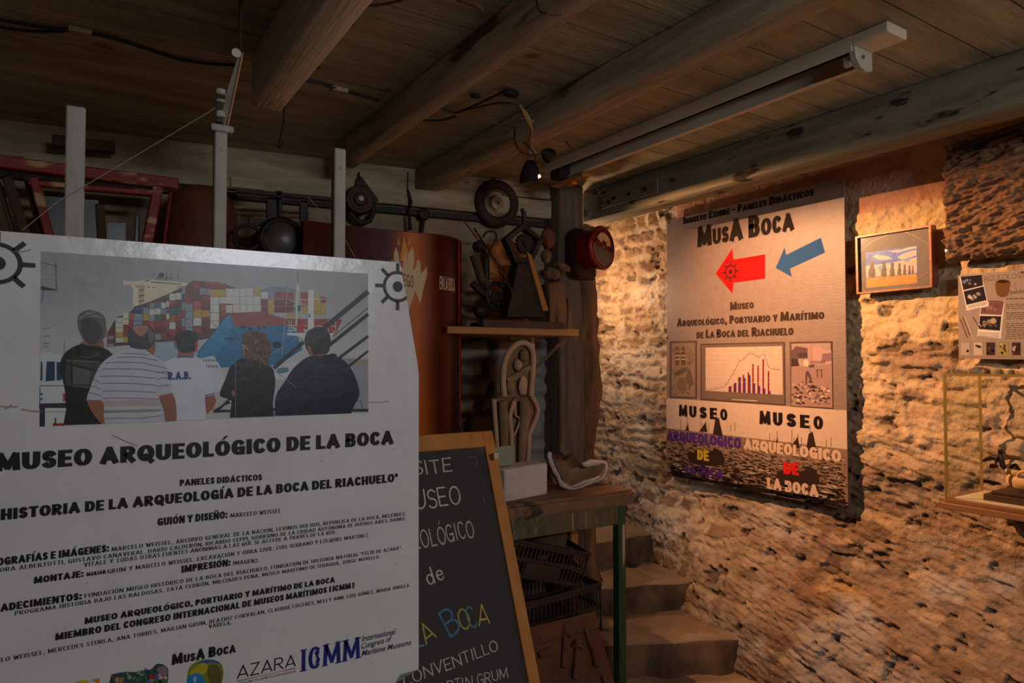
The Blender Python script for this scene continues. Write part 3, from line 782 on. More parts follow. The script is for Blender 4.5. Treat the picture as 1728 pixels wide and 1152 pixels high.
for i in range(110):                                    # engraved figures and sherds
    x = r.uniform(1136, 1170); y = r.uniform(583, 664); dk = r.choice([(70, 56, 46), (96, 80, 66), (120, 102, 86)])
    pr.line([(x, y), (x + r.uniform(-4, 4), y + r.uniform(1, 7))], r.uniform(.5, 1.2), dk, i % 12 == 0)
for (x, y, a, b) in ((1143, 588, 3, 4), (1153, 588, 3, 4)):
    pr.ell(x, y, a, b, (92, 76, 64)); pr.poly([(x - 4, 594), (x + 4, 594), (x + 3, 616), (x - 3, 616)], (88, 72, 60))
    pr.rect(x - 3, 599, x + 4, 601, (176, 156, 132)); pr.rect(x - 3, 605, x + 4, 607, (176, 156, 132))
pr.blob([(1138, 630), (1150, 622), (1160, 620), (1156, 628), (1142, 634)], (92, 76, 62)); pr.blob([(1143, 645), (1152, 636), (1160, 642), (1156, 658), (1146, 658)], (110, 92, 76))
pr.blob([(1162, 622), (1168, 632), (1170, 648), (1162, 650), (1159, 636)], (98, 82, 68)); pr.poly([(1160, 594), (1168, 589), (1172, 600), (1162, 614)], (120, 102, 84))
pr.line([(1160, 614), (1174, 606)], 1, (80, 66, 54)); pr.line([(1150, 664), (1166, 650)], 1, (80, 66, 54))
pr.flush('sketch_print', M['printmatte'], t)
frame([(1182, 580), (1324.4, 576.7), (1325.6, 683.6), (1182.5, 674.4)], 1.6, (106, 88, 78))
ci = [(1190.8, 586.4), (1320, 583.6), (1321.4, 666), (1191, 659)]; pr.poly(ci, (186, 162, 146))
f2 = lambda X, Y_: (1100 + X / 3.6, 560 + Y_ / 3.6)
pr.layer += 1
for i in range(8):
    pr.line([f2(328, 130 + i * 28), f2(796, 124 + i * 31)], .35, (196, 180, 166), False)
    pr.line([f2(305, 96 + i * 34), f2(318, 96 + i * 34)], .7, (104, 90, 80), False)
for i in range(15): pr.line([f2(335 + i * 31.5, 369 + i * 1.7), f2(348 + i * 31.5, 370 + i * 1.7)], .8, (90, 78, 70), False)
pr.line([f2(466, 408), f2(480, 409)], 1, (60, 40, 40), False); pr.line([f2(486, 410), f2(640, 418)], .9, (206, 192, 178), False); pr.line([f2(528, 392), f2(572, 395)], .9, (90, 78, 70), False)
for i, (x, tr_, tb) in enumerate(zip((472, 502, 530, 558, 588, 616, 647, 678, 710), (330, 312, 272, 260, 246, 194, 204, 165, 238), (328, 308, 275, 280, 262, 312, 328, 342, 358))):
    b0 = 365 + (x - 470) * .052
    pr.poly([f2(x - 5, b0), f2(x - 5, tr_), f2(x + 4, tr_), f2(x + 4, b0)], (120, 14, 22), False)
    pr.poly([f2(x + 4, b0 + .5), f2(x + 4, tb), f2(x + 13, tb), f2(x + 13, b0 + .5)], (54, 56, 130), False)
pts = [(340, 355), (390, 345), (420, 338), (447, 328), (500, 245), (530, 180), (560, 165), (590, 130), (620, 132), (650, 157), (682, 128), (712, 217), (745, 228), (780, 228)]
pr.line([f2(*p) for p in pts], .8, (74, 58, 56))
for p in pts: pr.line([f2(p[0] - 10, p[1] - 11), f2(p[0] + 8, p[1] - 11)], .6, (130, 114, 104), False)
pr.flush('chart_print', M['printmatte'], t)
frame([(1333, 577), (1404.7, 575.6), (1406.4, 689.7), (1334.7, 685.6)], 1.4, (160, 138, 128))
f3 = lambda X, Y_: (1320 + X / 8.225, 560 + Y_ / 8.229)
pr.poly([f3(128, 480), f3(690, 450), f3(700, 1050), f3(130, 1025)], (150, 120, 112))
pr.poly([f3(130, 260), f3(195, 195), f3(355, 225), f3(355, 370), f3(220, 370), f3(225, 470), f3(130, 480)], (96, 74, 72)); pr.poly([f3(130, 370), f3(215, 370), f3(240, 470), f3(130, 480)], (62, 46, 48))
for i in range(5): pr.poly([f3(225 + i * 27, 290), f3(240 + i * 27, 292), f3(240 + i * 27, 352), f3(225 + i * 27, 350)], (56, 42, 44), False)
pr.poly([f3(375, 160), f3(425, 160), f3(425, 440), f3(375, 440)], (164, 128, 128)); pr.poly([f3(430, 210), f3(530, 200), f3(560, 240), f3(680, 250), f3(690, 440), f3(430, 440)], (178, 142, 140))
pr.poly([f3(560, 300), f3(690, 290), f3(690, 400), f3(540, 420)], (130, 100, 106))
for i in range(8): pr.poly([f3(400 + i * 26, 400), f3(412 + i * 26, 400), f3(412 + i * 26, 440), f3(400 + i * 26, 440)], (80, 58, 62), False)
for i in range(150):
    x = r.uniform(140, 650); y = r.uniform(690, 1000); a = r.uniform(8, 34)
    if y < 1025 - (x - 140) * .55 and y < 740 and x > 420: continue
    cc = r.choice([(58, 40, 44), (90, 68, 68), (126, 98, 94), (168, 138, 128), (200, 168, 152), (72, 54, 56)])
    pr.poly([f3(x - a, y), f3(x - a * .2, y - a * .7), f3(x + a, y - a * .2), f3(x + a * .5, y + a * .5)], cc, i % 15 == 0)
pr.blob([f3(300, 400), f3(335, 380), f3(365, 400), f3(368, 460), f3(345, 480), f3(305, 470)], (206, 176, 160))
pr.blob([f3(290, 500), f3(330, 475), f3(370, 500), f3(380, 570), f3(410, 660), f3(380, 670), f3(350, 620), f3(335, 700), f3(320, 740), f3(325, 640), f3(318, 560)], (148, 118, 116))
pr.blob([f3(330, 560), f3(375, 555), f3(415, 665), f3(390, 670), f3(355, 610), f3(345, 700), f3(328, 720)], (84, 62, 72)); pr.blob([f3(370, 460), f3(450, 450), f3(440, 490), f3(385, 495)], (92, 70, 70))
for x in (490, 545): pr.line([f3(x, 520), f3(x + 3, 640)], 1.6, (70, 50, 54)); pr.line([f3(x - 30, 540), f3(x + 25, 520)], 1, (80, 60, 62))
pr.flush('photo_print', M['printmatte'], t)
def wide(txt, p0, p1, h, col):
    n = len(txt); k0 = 0
    for i, ch in enumerate(txt):
        a = i / n; b = (i + .70) / n
        if ch == 'M': b = (i + .82) / n
        lp = lambda k: (p0[0] + (p1[0] - p0[0]) * k, p0[1] + (p1[1] - p0[1]) * k)
        pr.text(ch, lp(a), lp(b), h, col, up=False)
pr.layer += 1
wide('MUSEO', (1146, 701.7), (1233, 709.8), 19, K); pr.flush('lettering', M['printmatte'], t); wide('MUSEO', (1282, 715), (1396, 725.3), 22, K)
pr.flush('lettering', M['printmatte'], t)
pr.text('ARQUEOLOGICO', (1125.8, 742), (1251, 757), 16.5, (72, 38, 118)); pr.flush('lettering', M['printmatte'], t); pr.text('ARQUEOLOGICO', (1255.6, 757), (1420, 780), 17.5, (196, 166, 144))
pr.flush('lettering', M['printmatte'], t)
pr.text('DE', (1177, 775), (1196.7, 778), 17, (186, 160, 28)); pr.flush('lettering', M['printmatte'], t); pr.text('DE', (1322.8, 799.4), (1349, 802), 20, (206, 22, 22))
pr.flush('lettering', M['printmatte'], t)
pr.text('LA BOCA', (1157, 797.5), (1220.8, 808), 16, (74, 38, 108)); pr.flush('lettering', M['printmatte'], t); pr.text('LA BOCA', (1295, 824), (1382, 838.6), 18.5, (196, 166, 144))
pr.build('lettering', M['printmatte'], t)
for (x, y) in ((1129, 376), (1416, 308), (1126, 570), (1424, 853)):
    MB().lathe([(0, .004), (.005, .003), (.006, 0)], onX(x, y, PX), (-1, 0, 0), 10).build('screw', M['rust'], t)

# ================= framed picture of standing stones
t = thing('picture_frame', (2.79, 1.5, 1.9), 'small copper coloured frame holding a print of seven standing stones', 'framed picture')
FX = 2.775
fq = [(1445.8, 399.8), (1573.4, 379.7), (1575.8, 484.8), (1448, 496.4)]
F3 = [onX(x, y, FX) for x, y in fq]
MB().prism(F3, (.014, 0, 0)).build('backing_card', M['backing'], t, smooth=False)
cen = sum(F3, V()) / 4
mb = MB()
for i in range(4):
    a, b = F3[i], F3[(i + 1) % 4]; k = .045
    ai = a + (cen - a) * k * 1.3; bi = b + (cen - b) * k * 1.3
    mb.prism([a, b, bi, ai], (-.012, 0, 0)); mb.prism([a, b, a + (b - a) * .999 + V((.03, 0, 0)), a + V((.03, 0, 0))], (0, 0, .002))
mb.build('frame', M['copper'], t, smooth=False)
pr = Print((FX, 1.5, 1.9), (0, -1, 0), (0, 0, 1), (-1, 0, 0))
f = lambda X, Y_: (1430 + X / 8.23, 370 + Y_ / 8.23)
for (a, b) in (((180, 440), (560, 220)), ((800, 170), (1130, 340)), ((780, 945), (1130, 740)), ((170, 900), (250, 1000))):
    pr.line([f(*a), f((a[0] + b[0]) / 2 - 30, (a[1] + b[1]) / 2 - (25 if a[1] < 600 else 0)), f(*b)], 1.3, (150, 104, 74))
p0, p1, p2, p3_ = f(250, 465), f(968, 365), f(972, 885), f(262, 955)
pr.poly([p0, p1, p2, p3_], (36, 88, 186))
for b in ([(255, 650), (330, 630), (480, 620), (620, 600), (760, 570), (900, 540), (968, 520), (968, 745), (262, 800)],
          [(350, 520), (400, 490), (480, 500), (560, 510), (630, 545), (540, 565), (430, 560)], [(560, 440), (740, 420), (860, 385), (960, 372), (964, 400), (820, 430), (700, 465)],
          [(690, 530), (760, 480), (850, 450), (960, 420), (964, 500), (840, 540), (760, 560)]): pr.poly([f(*p) for p in b], (186, 168, 160))
for b in ([(420, 650), (520, 640), (560, 700), (470, 760)], [(780, 560), (860, 545), (880, 580), (800, 590)]): pr.poly([f(*p) for p in b], (110, 136, 180))
pr.poly([f(262, 805), f(968, 755), p2, p3_], (186, 128, 34))
r = random.Random(5)
for i in range(130):
    x = r.uniform(270, 955); y = r.uniform(0, 1); y0 = 805 - (x - 262) * .07 + 8; y1 = 940 - (x - 262) * .095; yy = y0 + (y1 - y0) * y * y
    pr.line([f(x, yy), f(x + r.uniform(-12, 12), yy + 12)], .6, r.choice([(96, 70, 26), (120, 88, 30), (208, 150, 48)]), i % 20 == 0)
for (x, yt, yb, wd) in ((340, 575, 800, 46), (508, 590, 790, 36), (622, 595, 782, 32), (722, 605, 772, 24), (795, 628, 766, 20), (862, 640, 760, 16), (908, 645, 752, 13)):
    h = yb - yt
    pr.blob([f(x - wd * .6, yt + h * .06), f(x, yt), f(x + wd * .7, yt + h * .06), f(x + wd * .75, yt + h * .32), f(x + wd * .6, yt + h * .42), f(x + wd, yt + h * .55), f(x + wd * .9, yb), f(x - wd * .85, yb), f(x - wd, yt + h * .6), f(x - wd * .55, yt + h * .42)], (84, 62, 44))
    pr.blob([f(x + wd * .1, yt + h * .06), f(x + wd * .6, yt + h * .1), f(x + wd * .6, yt + h * .35), f(x + wd * .8, yt + h * .6), f(x + wd * .8, yb - 4), f(x + wd * .2, yb - 4)], (62, 46, 36), 3)
pr.build('print', M['print'], t)

# ================= eroded timber slab
SX = 2.755
nU, nV = 150, 140
top = [(1592, 247), (1603, 243), (1640, 232), (1690, 219), (1728, 206), (1800, 186)]; bot = [(1593, 444), (1612, 440), (1645, 436), (1690, 431), (1728, 427), (1800, 420)]
def ip(tab, x):
    xs = [p[0] for p in tab]; return float(np.interp(x, xs, [p[1] for p in tab]))
G = np.zeros((nU, nV, 3)); B2 = np.zeros((nU, nV, 3))
for i in range(nU):
    for j in range(nV):
        v = j / (nV - 1); x = 1593 + (1790 - 1593) * i / (nU - 1)
        xx = x + (4 * mnoise.noise(V((v * 6, .3, 0))) + 2.5 * mnoise.noise(V((v * 19, .3, 0)))) * (1 - i / (nU - 1))
        y = ip(top, xx) * (1 - v) + ip(bot, xx) * v + 1.5 * mnoise.noise(V((i * .3, 0, 7))) * (1 if j in (0, nV - 1) else 0)
        p = onX(xx, y, SX)
        q = V((p.y * 5, p.z * 15 + p.y * 3.2, 0))
        h = .020 * mnoise.noise(q) + .018 * (1 - 2 * abs(mnoise.noise(q * 1.9 + V((4, 0, 0))))) + .016 * mnoise.noise(q * 4) + .016 * (1 - 2 * abs(mnoise.noise(V((p.y * 9, p.z * 62 + p.y * 14, 3))))) + .008 * mnoise.noise(V((p.y * 30, p.z * 140, 5))) + .008 * mnoise.noise(V((p.y * 60, p.z * 80, 1)))
        e = min(i / 7, j / 6, (nV - 1 - j) / 6, 1)
        G[i, j] = (SX - h - .005 + .03 * (1 - e) ** 2, p.y, p.z); B2[i, j] = (SX + .035, p.y, p.z)
so = gridobj('eroded_slab', G, None, M['slab'])
bm = bmesh.new(); bm.from_mesh(so.data)
be = [e for e in bm.edges if e.is_boundary]
ex = bmesh.ops.extrude_edge_only(bm, edges=be)
for v_ in [g for g in ex['geom'] if isinstance(g, bmesh.types.BMVert)]: v_.co.x = SX + .035
bm.to_mesh(so.data); bm.free()
tag(so, 'thick eroded red-brown timber slab nailed to the wall above the printed sheet', 'slab')
for (x, y, l) in ((1610, 252, 'upper'), (1604, 424, 'lower')):
    p = onX(x, y, SX - .02)
    o = MB().lathe([(.0, .030), (.006, .029), (.007, .026), (.0025, .025), (.0025, -.03)], p, (-1, 0, 0), 10).build('nail', M['nail'])
    tag(o, 'bright nail holding the %s left corner of the eroded timber slab' % l, 'nail', 'nails in the eroded slab')

# ================= archaeology sheet
t = thing('archaeology_sheet', (2.79, 1.1, 1.7), 'printed sheet with pictures and columns of text under the eroded slab', 'poster')
AX = 2.79
aq = [(1617, 467.5), (1728, 455), (1800, 447), (1800, 607), (1728, 606), (1618, 604.5)]
MB().prism([onX(x, y, AX) for x, y in aq], (.005, 0, 0)).build('sheet', M['panelsheet'], t, smooth=False)
pr = Print((AX, 1.1, 1.7), (0, -1, 0), (0, 0, 1), (-1, 0, 0))
f = lambda X, Y_: (1580 + X / 5.236, 420 + Y_ / 5.236)
pr.poly([f(192, 232), f(775, 184), f(1150, 155), f(1150, 978), f(775, 975), f(200, 968)], (158, 142, 128))
pr.text('ARQUEOLOGIA URBANA', f(378, 292), f(1130, 222), 9, (104, 88, 78), style='thin')
for q in ([(205, 245), (400, 222), (460, 495), (270, 545)], [(395, 475), (605, 455), (570, 790), (362, 770)]):
    pr.poly([f(*p) for p in q], (226, 216, 206))
for q in ([(215, 245), (402, 226), (415, 322), (240, 364)], [(242, 374), (418, 330), (445, 452), (268, 494)], [(465, 455), (600, 460), (578, 582), (390, 575), (398, 520), (465, 505)], [(386, 590), (576, 594), (562, 722), (376, 706)]):
    pr.poly([f(*p) for p in q], (40, 32, 38))
pr.poly([f(465, 458), f(598, 462), f(577, 580), f(395, 574), f(400, 522), f(463, 508)], (122, 84, 84))
r = random.Random(9)
for (x0, y0, x1, y1, cs) in ((225, 250, 395, 330, [(110, 120, 150), (170, 150, 130), (60, 52, 60)]), (265, 370, 425, 470, [(150, 140, 150), (200, 190, 170), (160, 120, 40), (80, 90, 130)]), (410, 480, 570, 565, [(150, 110, 104), (104, 74, 80)]), (400, 610, 550, 690, [(90, 74, 66), (150, 130, 100)])):
    for i in range(9):
        x, y = r.uniform(x0 + 20, x1 - 20), r.uniform(y0 + 15, y1 - 15); a = r.uniform(8, 20)
        pr.blob([f(x - a, y), f(x, y - a * .8), f(x + a * .8, y - a * .3), f(x + a * .4, y + a)], r.choice(cs), 3, i % 3 == 0)
pr.ell(*f(505, 635), 5.2, 5, (180, 160, 120)); pr.ell(*f(442, 655), 3.8, 3, (110, 100, 84))
pr.blob([f(528, 290), f(585, 272), f(650, 285), f(648, 350), f(630, 410), f(580, 425), f(540, 405), f(525, 350)], (112, 78, 42)); pr.blob([f(532, 290), f(585, 272), f(645, 286), f(590, 300)], (40, 30, 24))
pr.text('balde', f(655, 398), f(775, 388), 7, (92, 78, 68), style='sans'); pr.line([f(697, 290), f(697, 355)], 2, (150, 130, 112))
for i, (a, b) in enumerate(((200, 600), (215, 620), (235, 600), (250, 590), (270, 640))):
    pr.line([f(a, b), f(a + 62, b + 165)], 1.6, r.choice([(120, 70, 66), (190, 170, 156), (150, 128, 116)]), False)
pr.line([f(325, 600), f(380, 690)], 1.6, (120, 70, 62)); pr.line([f(345, 600), f(398, 688)], 1.6, (170, 150, 140))
pr.layer += 1
for i, yy in enumerate((440, 490, 508, 526, 565, 582, 600, 618, 660, 678, 696, 715, 733, 752, 770, 790)):
    x = 618
    while x < 1120:
        ww = r.uniform(14, 50); pr.line([f(x, yy - (x - 618) * .02), f(x + ww, yy - (x - 618 + ww) * .02)], 1.6 if i == 0 else 1.1, (84, 70, 62), False); x += ww + 10
for i, yy in enumerate((506, 520)): pr.line([f(280, yy), f(445, yy - 36)], .8, (110, 96, 86), False)
for i, yy in enumerate((738, 754, 768)): pr.line([f(372, yy), f(558, yy + 10)], .8, (110, 96, 86), False)
for i in range(8):
    x = 210 + i * 113; pr.poly([f(x, 818), f(x + 92, 818), f(x + 92, 945), f(x, 945)], (150, 130, 118)); pr.poly([f(x + 7, 826), f(x + 84, 825), f(x + 84, 938), f(x + 7, 938)], r.choice([(196, 178, 164), (60, 44, 46), (180, 160, 148)]) if i != 3 else (150, 150, 70))
    for k in range(9):
        a, b = x + r.uniform(16, 72), r.uniform(845, 925); pr.blob([f(a - 12, b), f(a, b - 14), f(a + 10, b - 3), f(a + 4, b + 12)], r.choice([(46, 32, 34), (66, 46, 44), (110, 60, 50), (190, 170, 150), (30, 26, 28)]), 3, False)
pr.layer += 1; pr.line([f(205, 952), f(1120, 958)], 1, (150, 110, 92)); pr.line([f(205, 964), f(1120, 972)], .7, (170, 140, 120))
pr.build('printed_artwork', M['printmatte'], t)
MB().lathe([(0, .004), (.003, .003), (.003, 0)], onX(1724, 459, AX - .001), (-1, 0, 0), 10).build('pin', M['meterred'], t)

# ================= glass display case
t = thing('display_case', (2.66, 1.0, 1.1), 'brass-edged glass display case on a wooden base against the stone wall', 'display case')
cx0, cx1, cy1, cy0, cz0, cz1 = 2.52, 2.775, 1.173, .62, 1.125, 1.552
w_ = .0075
def bars(q0, q1): return MB().bar(q0, q1, w_, w_)
for (x, y) in ((cx0, cy1), (cx1, cy1), (cx0, cy0), (cx1, cy0)): bars((x, y, cz0), (x, y, cz1)).build('edge_strip', M['brass'], t)
for (a, b) in (((cx0, cy0, cz1), (cx0, cy1, cz1)), ((cx1, cy0, cz1), (cx1, cy1, cz1)), ((cx0, cy1, cz1), (cx1, cy1, cz1)), ((cx0, cy0, cz1), (cx1, cy0, cz1))): bars(a, b).build('edge_strip', M['brass'], t)
MB().mm((cx0 - .004, cy0, cz0), (cx0 - .001, cy1 + .004, cz1)).build('glass_pane', M['glass'], t, smooth=False)
MB().mm((cx0, cy1 + .001, cz0), (cx1, cy1 + .004, cz1)).build('glass_pane', M['glass'], t, smooth=False)
MB().mm((cx0 - .004, cy0, cz1 + .004), (cx1, cy1 + .004, cz1 + .008)).build('glass_pane', M['glass'], t, smooth=False)
MB().mm((cx0 - .022, cy0 - .02, cz0 - .028), (cx1 + .005, cy1 + .02, cz0 - .008)).build('base_board', M['casewood'], t, bevel=.002)
MB().mm((cx0 - .004, cy0 - .01, cz0 - .008), (cx1, cy1 + .006, cz0 + .006)).build('base_moulding', M['casewood'], t, bevel=.002)
MB().mm((cx0 + .012, cy0, cz0 + .006), (cx1 - .012, cy1 - .012, cz0 + .0075)).build('base_lining', M['paleedge'], t, smooth=False)
for zz in (cz0 - .09,):
    MB().bar((2.70, 1.0, cz0 - .028), (2.80, 1.0, zz), .02, .012).build('bracket', M['iron'], t)
pb = cz0 + .0075
def loc(px, py, x): return onX(px, py, x)
t = thing('plinth', (2.64, .95, pb), 'dark stepped wooden plinth inside the glass case', 'plinth')
MB().mm((2.575, .72, pb), (2.735, 1.085, pb + .022)).build('lower_block', M['base'], t, bevel=.002)
MB().mm((2.588, .735, pb + .022), (2.722, 1.066, pb + .033)).build('upper_block', M['base'], t, bevel=.002)
st = pb + .033
o = MB()
prof = []
yA, yB = 1.045, .86
for i in range(15):
    k = i / 14; prof.append((.036 * math.sin(math.pi * min(1, k * 1.0 + .02)) ** .55 * (1 - .35 * k) + .002, k * (yA - yB)))
mb = MB().lathe(prof, (2.65, yA, st + .036), (0, -1, 0), 24)
for i, v in enumerate(mb.v):
    v.z = st + .033 + (v.z - st - .036) * (1.0 if v.z < st + .036 else 1.15) + .006 * mnoise.noise(v * 30); v.x += .004 * mnoise.noise(v * 40)
mb.v = [V((v.x, v.y, max(v.z, st + .0005))) for v in mb.v]
mb.blob((2.645, 1.015, st + .062), (.022, .034, .014), .3, 3, 4, 2, Matrix.Rotation(.3, 3, 'X'))
mb.torus((2.63, .975, st + .058), (.6, .2, .7), .026, .006, 20, 6)
shl = mb.build('conch_shell', M['shell'], ang=70); tag(shl, 'sandy conch shell carrying the bronze figurine in the glass case', 'shell')
# bronze figurine reclining on the shell: one skinned body
def skin(name, verts, edges, radii, m, parent=None, sub=2):
    me = bpy.data.meshes.new(name); base = wloc(parent) if parent is not None else V(verts[0])
    me.from_pydata([V(v) - base for v in verts], edges, [])
    o = bpy.data.objects.new(name, me); COL.objects.link(o)
    if parent is None: o.location = base
    else: o.parent = parent
    md = o.modifiers.new('skin', 'SKIN'); md.use_smooth_shade = True
    for i, r_ in enumerate(radii): me.skin_vertices[0].data[i].radius = (r_, r_) if not isinstance(r_, tuple) else r_; me.skin_vertices[0].data[i].use_root = (i == 0)
    sd = o.modifiers.new('sub', 'SUBSURF'); sd.levels = sub; sd.render_levels = sub
    dg = bpy.context.evaluated_depsgraph_get(); dg.update()
    m2 = bpy.data.meshes.new_from_object(o.evaluated_get(dg)); o.modifiers.clear(); o.data = m2
    m2.materials.clear(); m2.materials.append(m)
    for p in m2.polygons: p.use_smooth = True
    return o
fx = 2.645; fz = st + .078
t = thing('figurine', (fx, .96, fz), 'dark bronze winged figurine reclining on the conch shell', 'figurine')
q = lambda px, py, x=fx: onX(px, py, x)
bd = [q(1692.5, 792), q(1690, 782), q(1688, 772), q(1687.2, 766), q(1687.5, 761), q(1688, 757.5),
      q(1683, 770, fx - .006), q(1680.5, 779, fx - .008), q(1681.5, 788, fx - .010), q(1691.5, 771, fx + .010), q(1694, 780, fx + .014), q(1697, 788, fx + .014),
      q(1703, 789, fx - .004), q(1714, 783, fx - .006), q(1722, 795, fx - .006), q(1729, 800, fx - .006),
      q(1704, 793, fx + .006), q(1718, 790, fx + .008), q(1727, 799, fx + .008)]
ed = [(0, 1), (1, 2), (2, 3), (3, 4), (4, 5), (2, 6), (6, 7), (7, 8), (2, 9), (9, 10), (10, 11), (0, 12), (12, 13), (13, 14), (14, 15), (0, 16), (16, 17), (17, 18)]
rd = [.0088, .0072, .0085, .0036, .0082, .006, .0042, .0034, .0028, .0042, .0034, .0028, .0075, .0062, .0042, .003, .0075, .006, .004]
skin('body', bd, ed, rd, M['bronze'], t)
MB().blob(q(1689.5, 761.5, fx + .002), (.008, .008, .009), .2, 4, 1, 2).build('hair', M['bronze'], t)
wp = [q(*p, fx + .014) for p in spl([(1683, 781), (1676, 776), (1662, 779), (1657, 778), (1661, 773), (1670, 770), (1679, 772), (1684, 774)], 4)]
MB().prism(wp, (.003, 0, 0)).build('wing', M['bronze'], t, bevel=.0006)
wp = [V((p.x - .02, p.y, p.z)) for p in wp]
MB().prism([q(*p, fx + .02) for p in spl([(1683, 784), (1672, 782), (1669, 788), (1676, 790), (1684, 788)], 4)], (.003, 0, 0)).build('wing', M['bronze'], t, bevel=.0006)
# ================= white stakes behind the poster
PY = 1.5
SY = 1.535
def stake(px, ptop, wd, label):
    p = onY(px, ptop, SY); t = thing('wooden_stake', (p.x, SY, 0), label, 'stake', 'white stakes behind the poster')
    MB().mm((p.x - wd / 2, SY, 0), (p.x + wd / 2, SY + wd, p.z)).build('stake', M['whitewood'], t, bevel=.0025, sub=3, jig=.0015)
    return t, p
sA, pA = stake(129, 178, .032, 'thickest white painted stake, leftmost behind the big white poster')
sB, pB = stake(374, 222, .025, 'white painted stake with a wooden cap under the hanging hinge plate')
sC, pC = stake(575, 250, .027, 'white painted stake with rust specks beside the fire coloured banner')
for s_ in (sA, sB, sC): pass
cp = MB().mm((pB.x - .021, SY - .004, pB.z), (pB.x + .024, SY + .03, pB.z + .015)).build('cap_block', M['whitewood'], sB, bevel=.003)
t = thing('hinge_plate', onY(380, 215, SY + .012), 'rusted triangular plate hanging from the ceiling onto the capped white stake', 'plate')
hp = [onY(x, y, SY + .008) for x, y in ((403, 90), (411, 88), (410, 98), (386, 212), (377, 212), (375, 190), (379, 165))]
MB().prism(hp, (0, .004, 0)).build('plate', M['beamblue'], t, bevel=.0006)
MB().bar(onY(408, 96, SY + .006), onY(384, 212, SY + .006), .003, .008, (0, 1, 0)).build('edge_strip', M['amber'], t)
MB().tube([onY(399, 89, SY), onY(399, 89, SY) + V((0, .03, 0))], .010, 10).build('bolt', M['cap'], t)
pts = [onY(405, 92, SY + .01)]; pts = [V((pts[0].x, pts[0].y, ZC)), pts[0]]
MB().tube(pts, .004).build('hanger', M['iron'], t)
t = thing('insulator', onY(371, 185, SY + .003), 'small rusted bracket with pale porcelain knobs beside the hinge plate', 'bracket')
MB().mm(onY(365, 205, SY), onY(376, 150, SY) + V((0, .008, 0))).build('strap', M['iron'], t)
for y0, y1 in ((150, 161), (168, 174), (187, 199)):
    a, b = onY(372, y1, SY - .005), onY(372, y0, SY - .005); MB().lathe([(.004, 0), (.010, .002), (.010, (b - a).length - .002), (.004, (b - a).length)], a, (0, 0, 1), 12).build('knob', M['whitewood'], t)

# ================= the big white poster
t = thing('museum_poster', (-.0, PY, .8), 'large white museum poster with ship photograph and black lettering, in front of the stakes', 'poster')
pr = Print((0, PY, 1.6), (1, 0, 0), (0, 0, 1), (0, -1, 0))
outline = [(-70, 384), (675, 442.5), (689, 520), (699, 580), (704, 610), (706.5, 630), (706.5, 1128), (650, 1162), (-70, 1330)]
MB().prism([pr.p3(pr.l(*p)) for p in outline], (0, .004, 0)).build('card', M['poster'], t, smooth=False)
K = (34, 28, 30)
# --- ship photograph
f = lambda X, Y_: (X / 3.2, 380 + Y_ / 3.2)          # crop A
g = lambda X, Y_: (350 + X / 3.389, 400 + Y_ / 3.389)  # crop B
h1 = lambda X, Y_: (140 + X / 6.4, 420 + Y_ / 6.4)     # crop C
h2 = lambda X, Y_: (380 + X / 6.4, 420 + Y_ / 6.4)     # crop D
h3 = lambda X, Y_: (60 + X / 6.646, 560 + Y_ / 6.646)  # crop E
PBL, PBR = (67, 719.5), (621, 696.5)
pr.poly([(69, 424), (621, 462), PBR, PBL], (180, 181, 180))
pr.layer += 1
for i in range(28):
    u0, u1 = i / 28, (i + 1) / 28; yy_ = lambda x, u: (424 + (x - 69) * .0688) + (640 - (424 + (x - 69) * .0688)) * u
    k_ = .5 - .5 * math.cos(math.pi * u0); cc_ = (150 + 40 * k_, 153 + 38 * k_, 156 + 34 * k_)
    pr.poly([(69 - 1.2 * u0, yy_(69, u0)), (621, yy_(621, u0)), (621, yy_(621, u1)), (69 - 1.2 * u1, yy_(69, u1))], cc_, False)

bot = lambda x: 719.5 + (x - 67) * (696.5 - 719.5) / 554
# left crane platform and boat house
pr.line([g2 for g2 in (f(222, 200), f(312, 222))], 1.2, (70, 74, 78)); pr.line([f(300, 205), f(305, 345)], 1.2, (70, 74, 78))
for yy in (222, 262, 290, 320): pr.line([f(222, yy), f(310, yy + 2)], .5, (110, 114, 118), False)
pr.poly([f(222, 328), f(312, 348), f(310, 353), f(222, 350)], (56, 60, 64)); pr.line([f(238, 350), f(222, 420)], 1.2, (90, 110, 140))
for (yy, l) in ((556, 272), (598, 270), (638, 270), (655, 262)): pr.line([f(235, yy), f(l, yy)], 1, (84, 88, 90), False)
pr.line([f(348, 615), f(348, 700)], .8, (110, 114, 118)); pr.line([f(300, 650), f(335, 690)], .5, (120, 122, 122), False)
pr.poly([(68, 596), (84, 594), (104, 600), (120, 606), (120, 716), (67, 719.4)], (198, 200, 200))
for q in ([f(220, 735), f(229, 735), f(230, 838), f(218, 838)], [f(252, 735), f(296, 735), f(297, 838), f(246, 842)], [f(305, 738), f(330, 738), f(335, 835), f(306, 838)]):
    pr.poly(q, (38, 58, 92))
pr.line([f(218, 866), f(345, 866)], 1.2, (60, 60, 64)); pr.line([f(216, 872), f(216, 1080)], 1, (60, 84, 70))
pr.rect(*f(213, 905), *f(232, 917), (40, 110, 180)); pr.rect(*f(213, 932), *f(232, 944), (40, 110, 180)); pr.rect(*f(340, 908), *f(360, 950), (170, 66, 46))
pr.poly([f(230, 985), f(365, 985), f(380, 1020), f(345, 1080), f(230, 1086)], (206, 206, 202)); pr.rect(*f(285, 1068), *f(345, 1082), (150, 50, 40))
pr.poly([f(212, 962), f(365, 958), f(368, 986), f(212, 986)], (52, 48, 52)); pr.poly([f(218, 980), f(243, 980), f(243, 1086), f(214, 1087)], (48, 44, 56)); pr.line([f(300, 1040), f(300, 1080)], 2, (44, 44, 50))
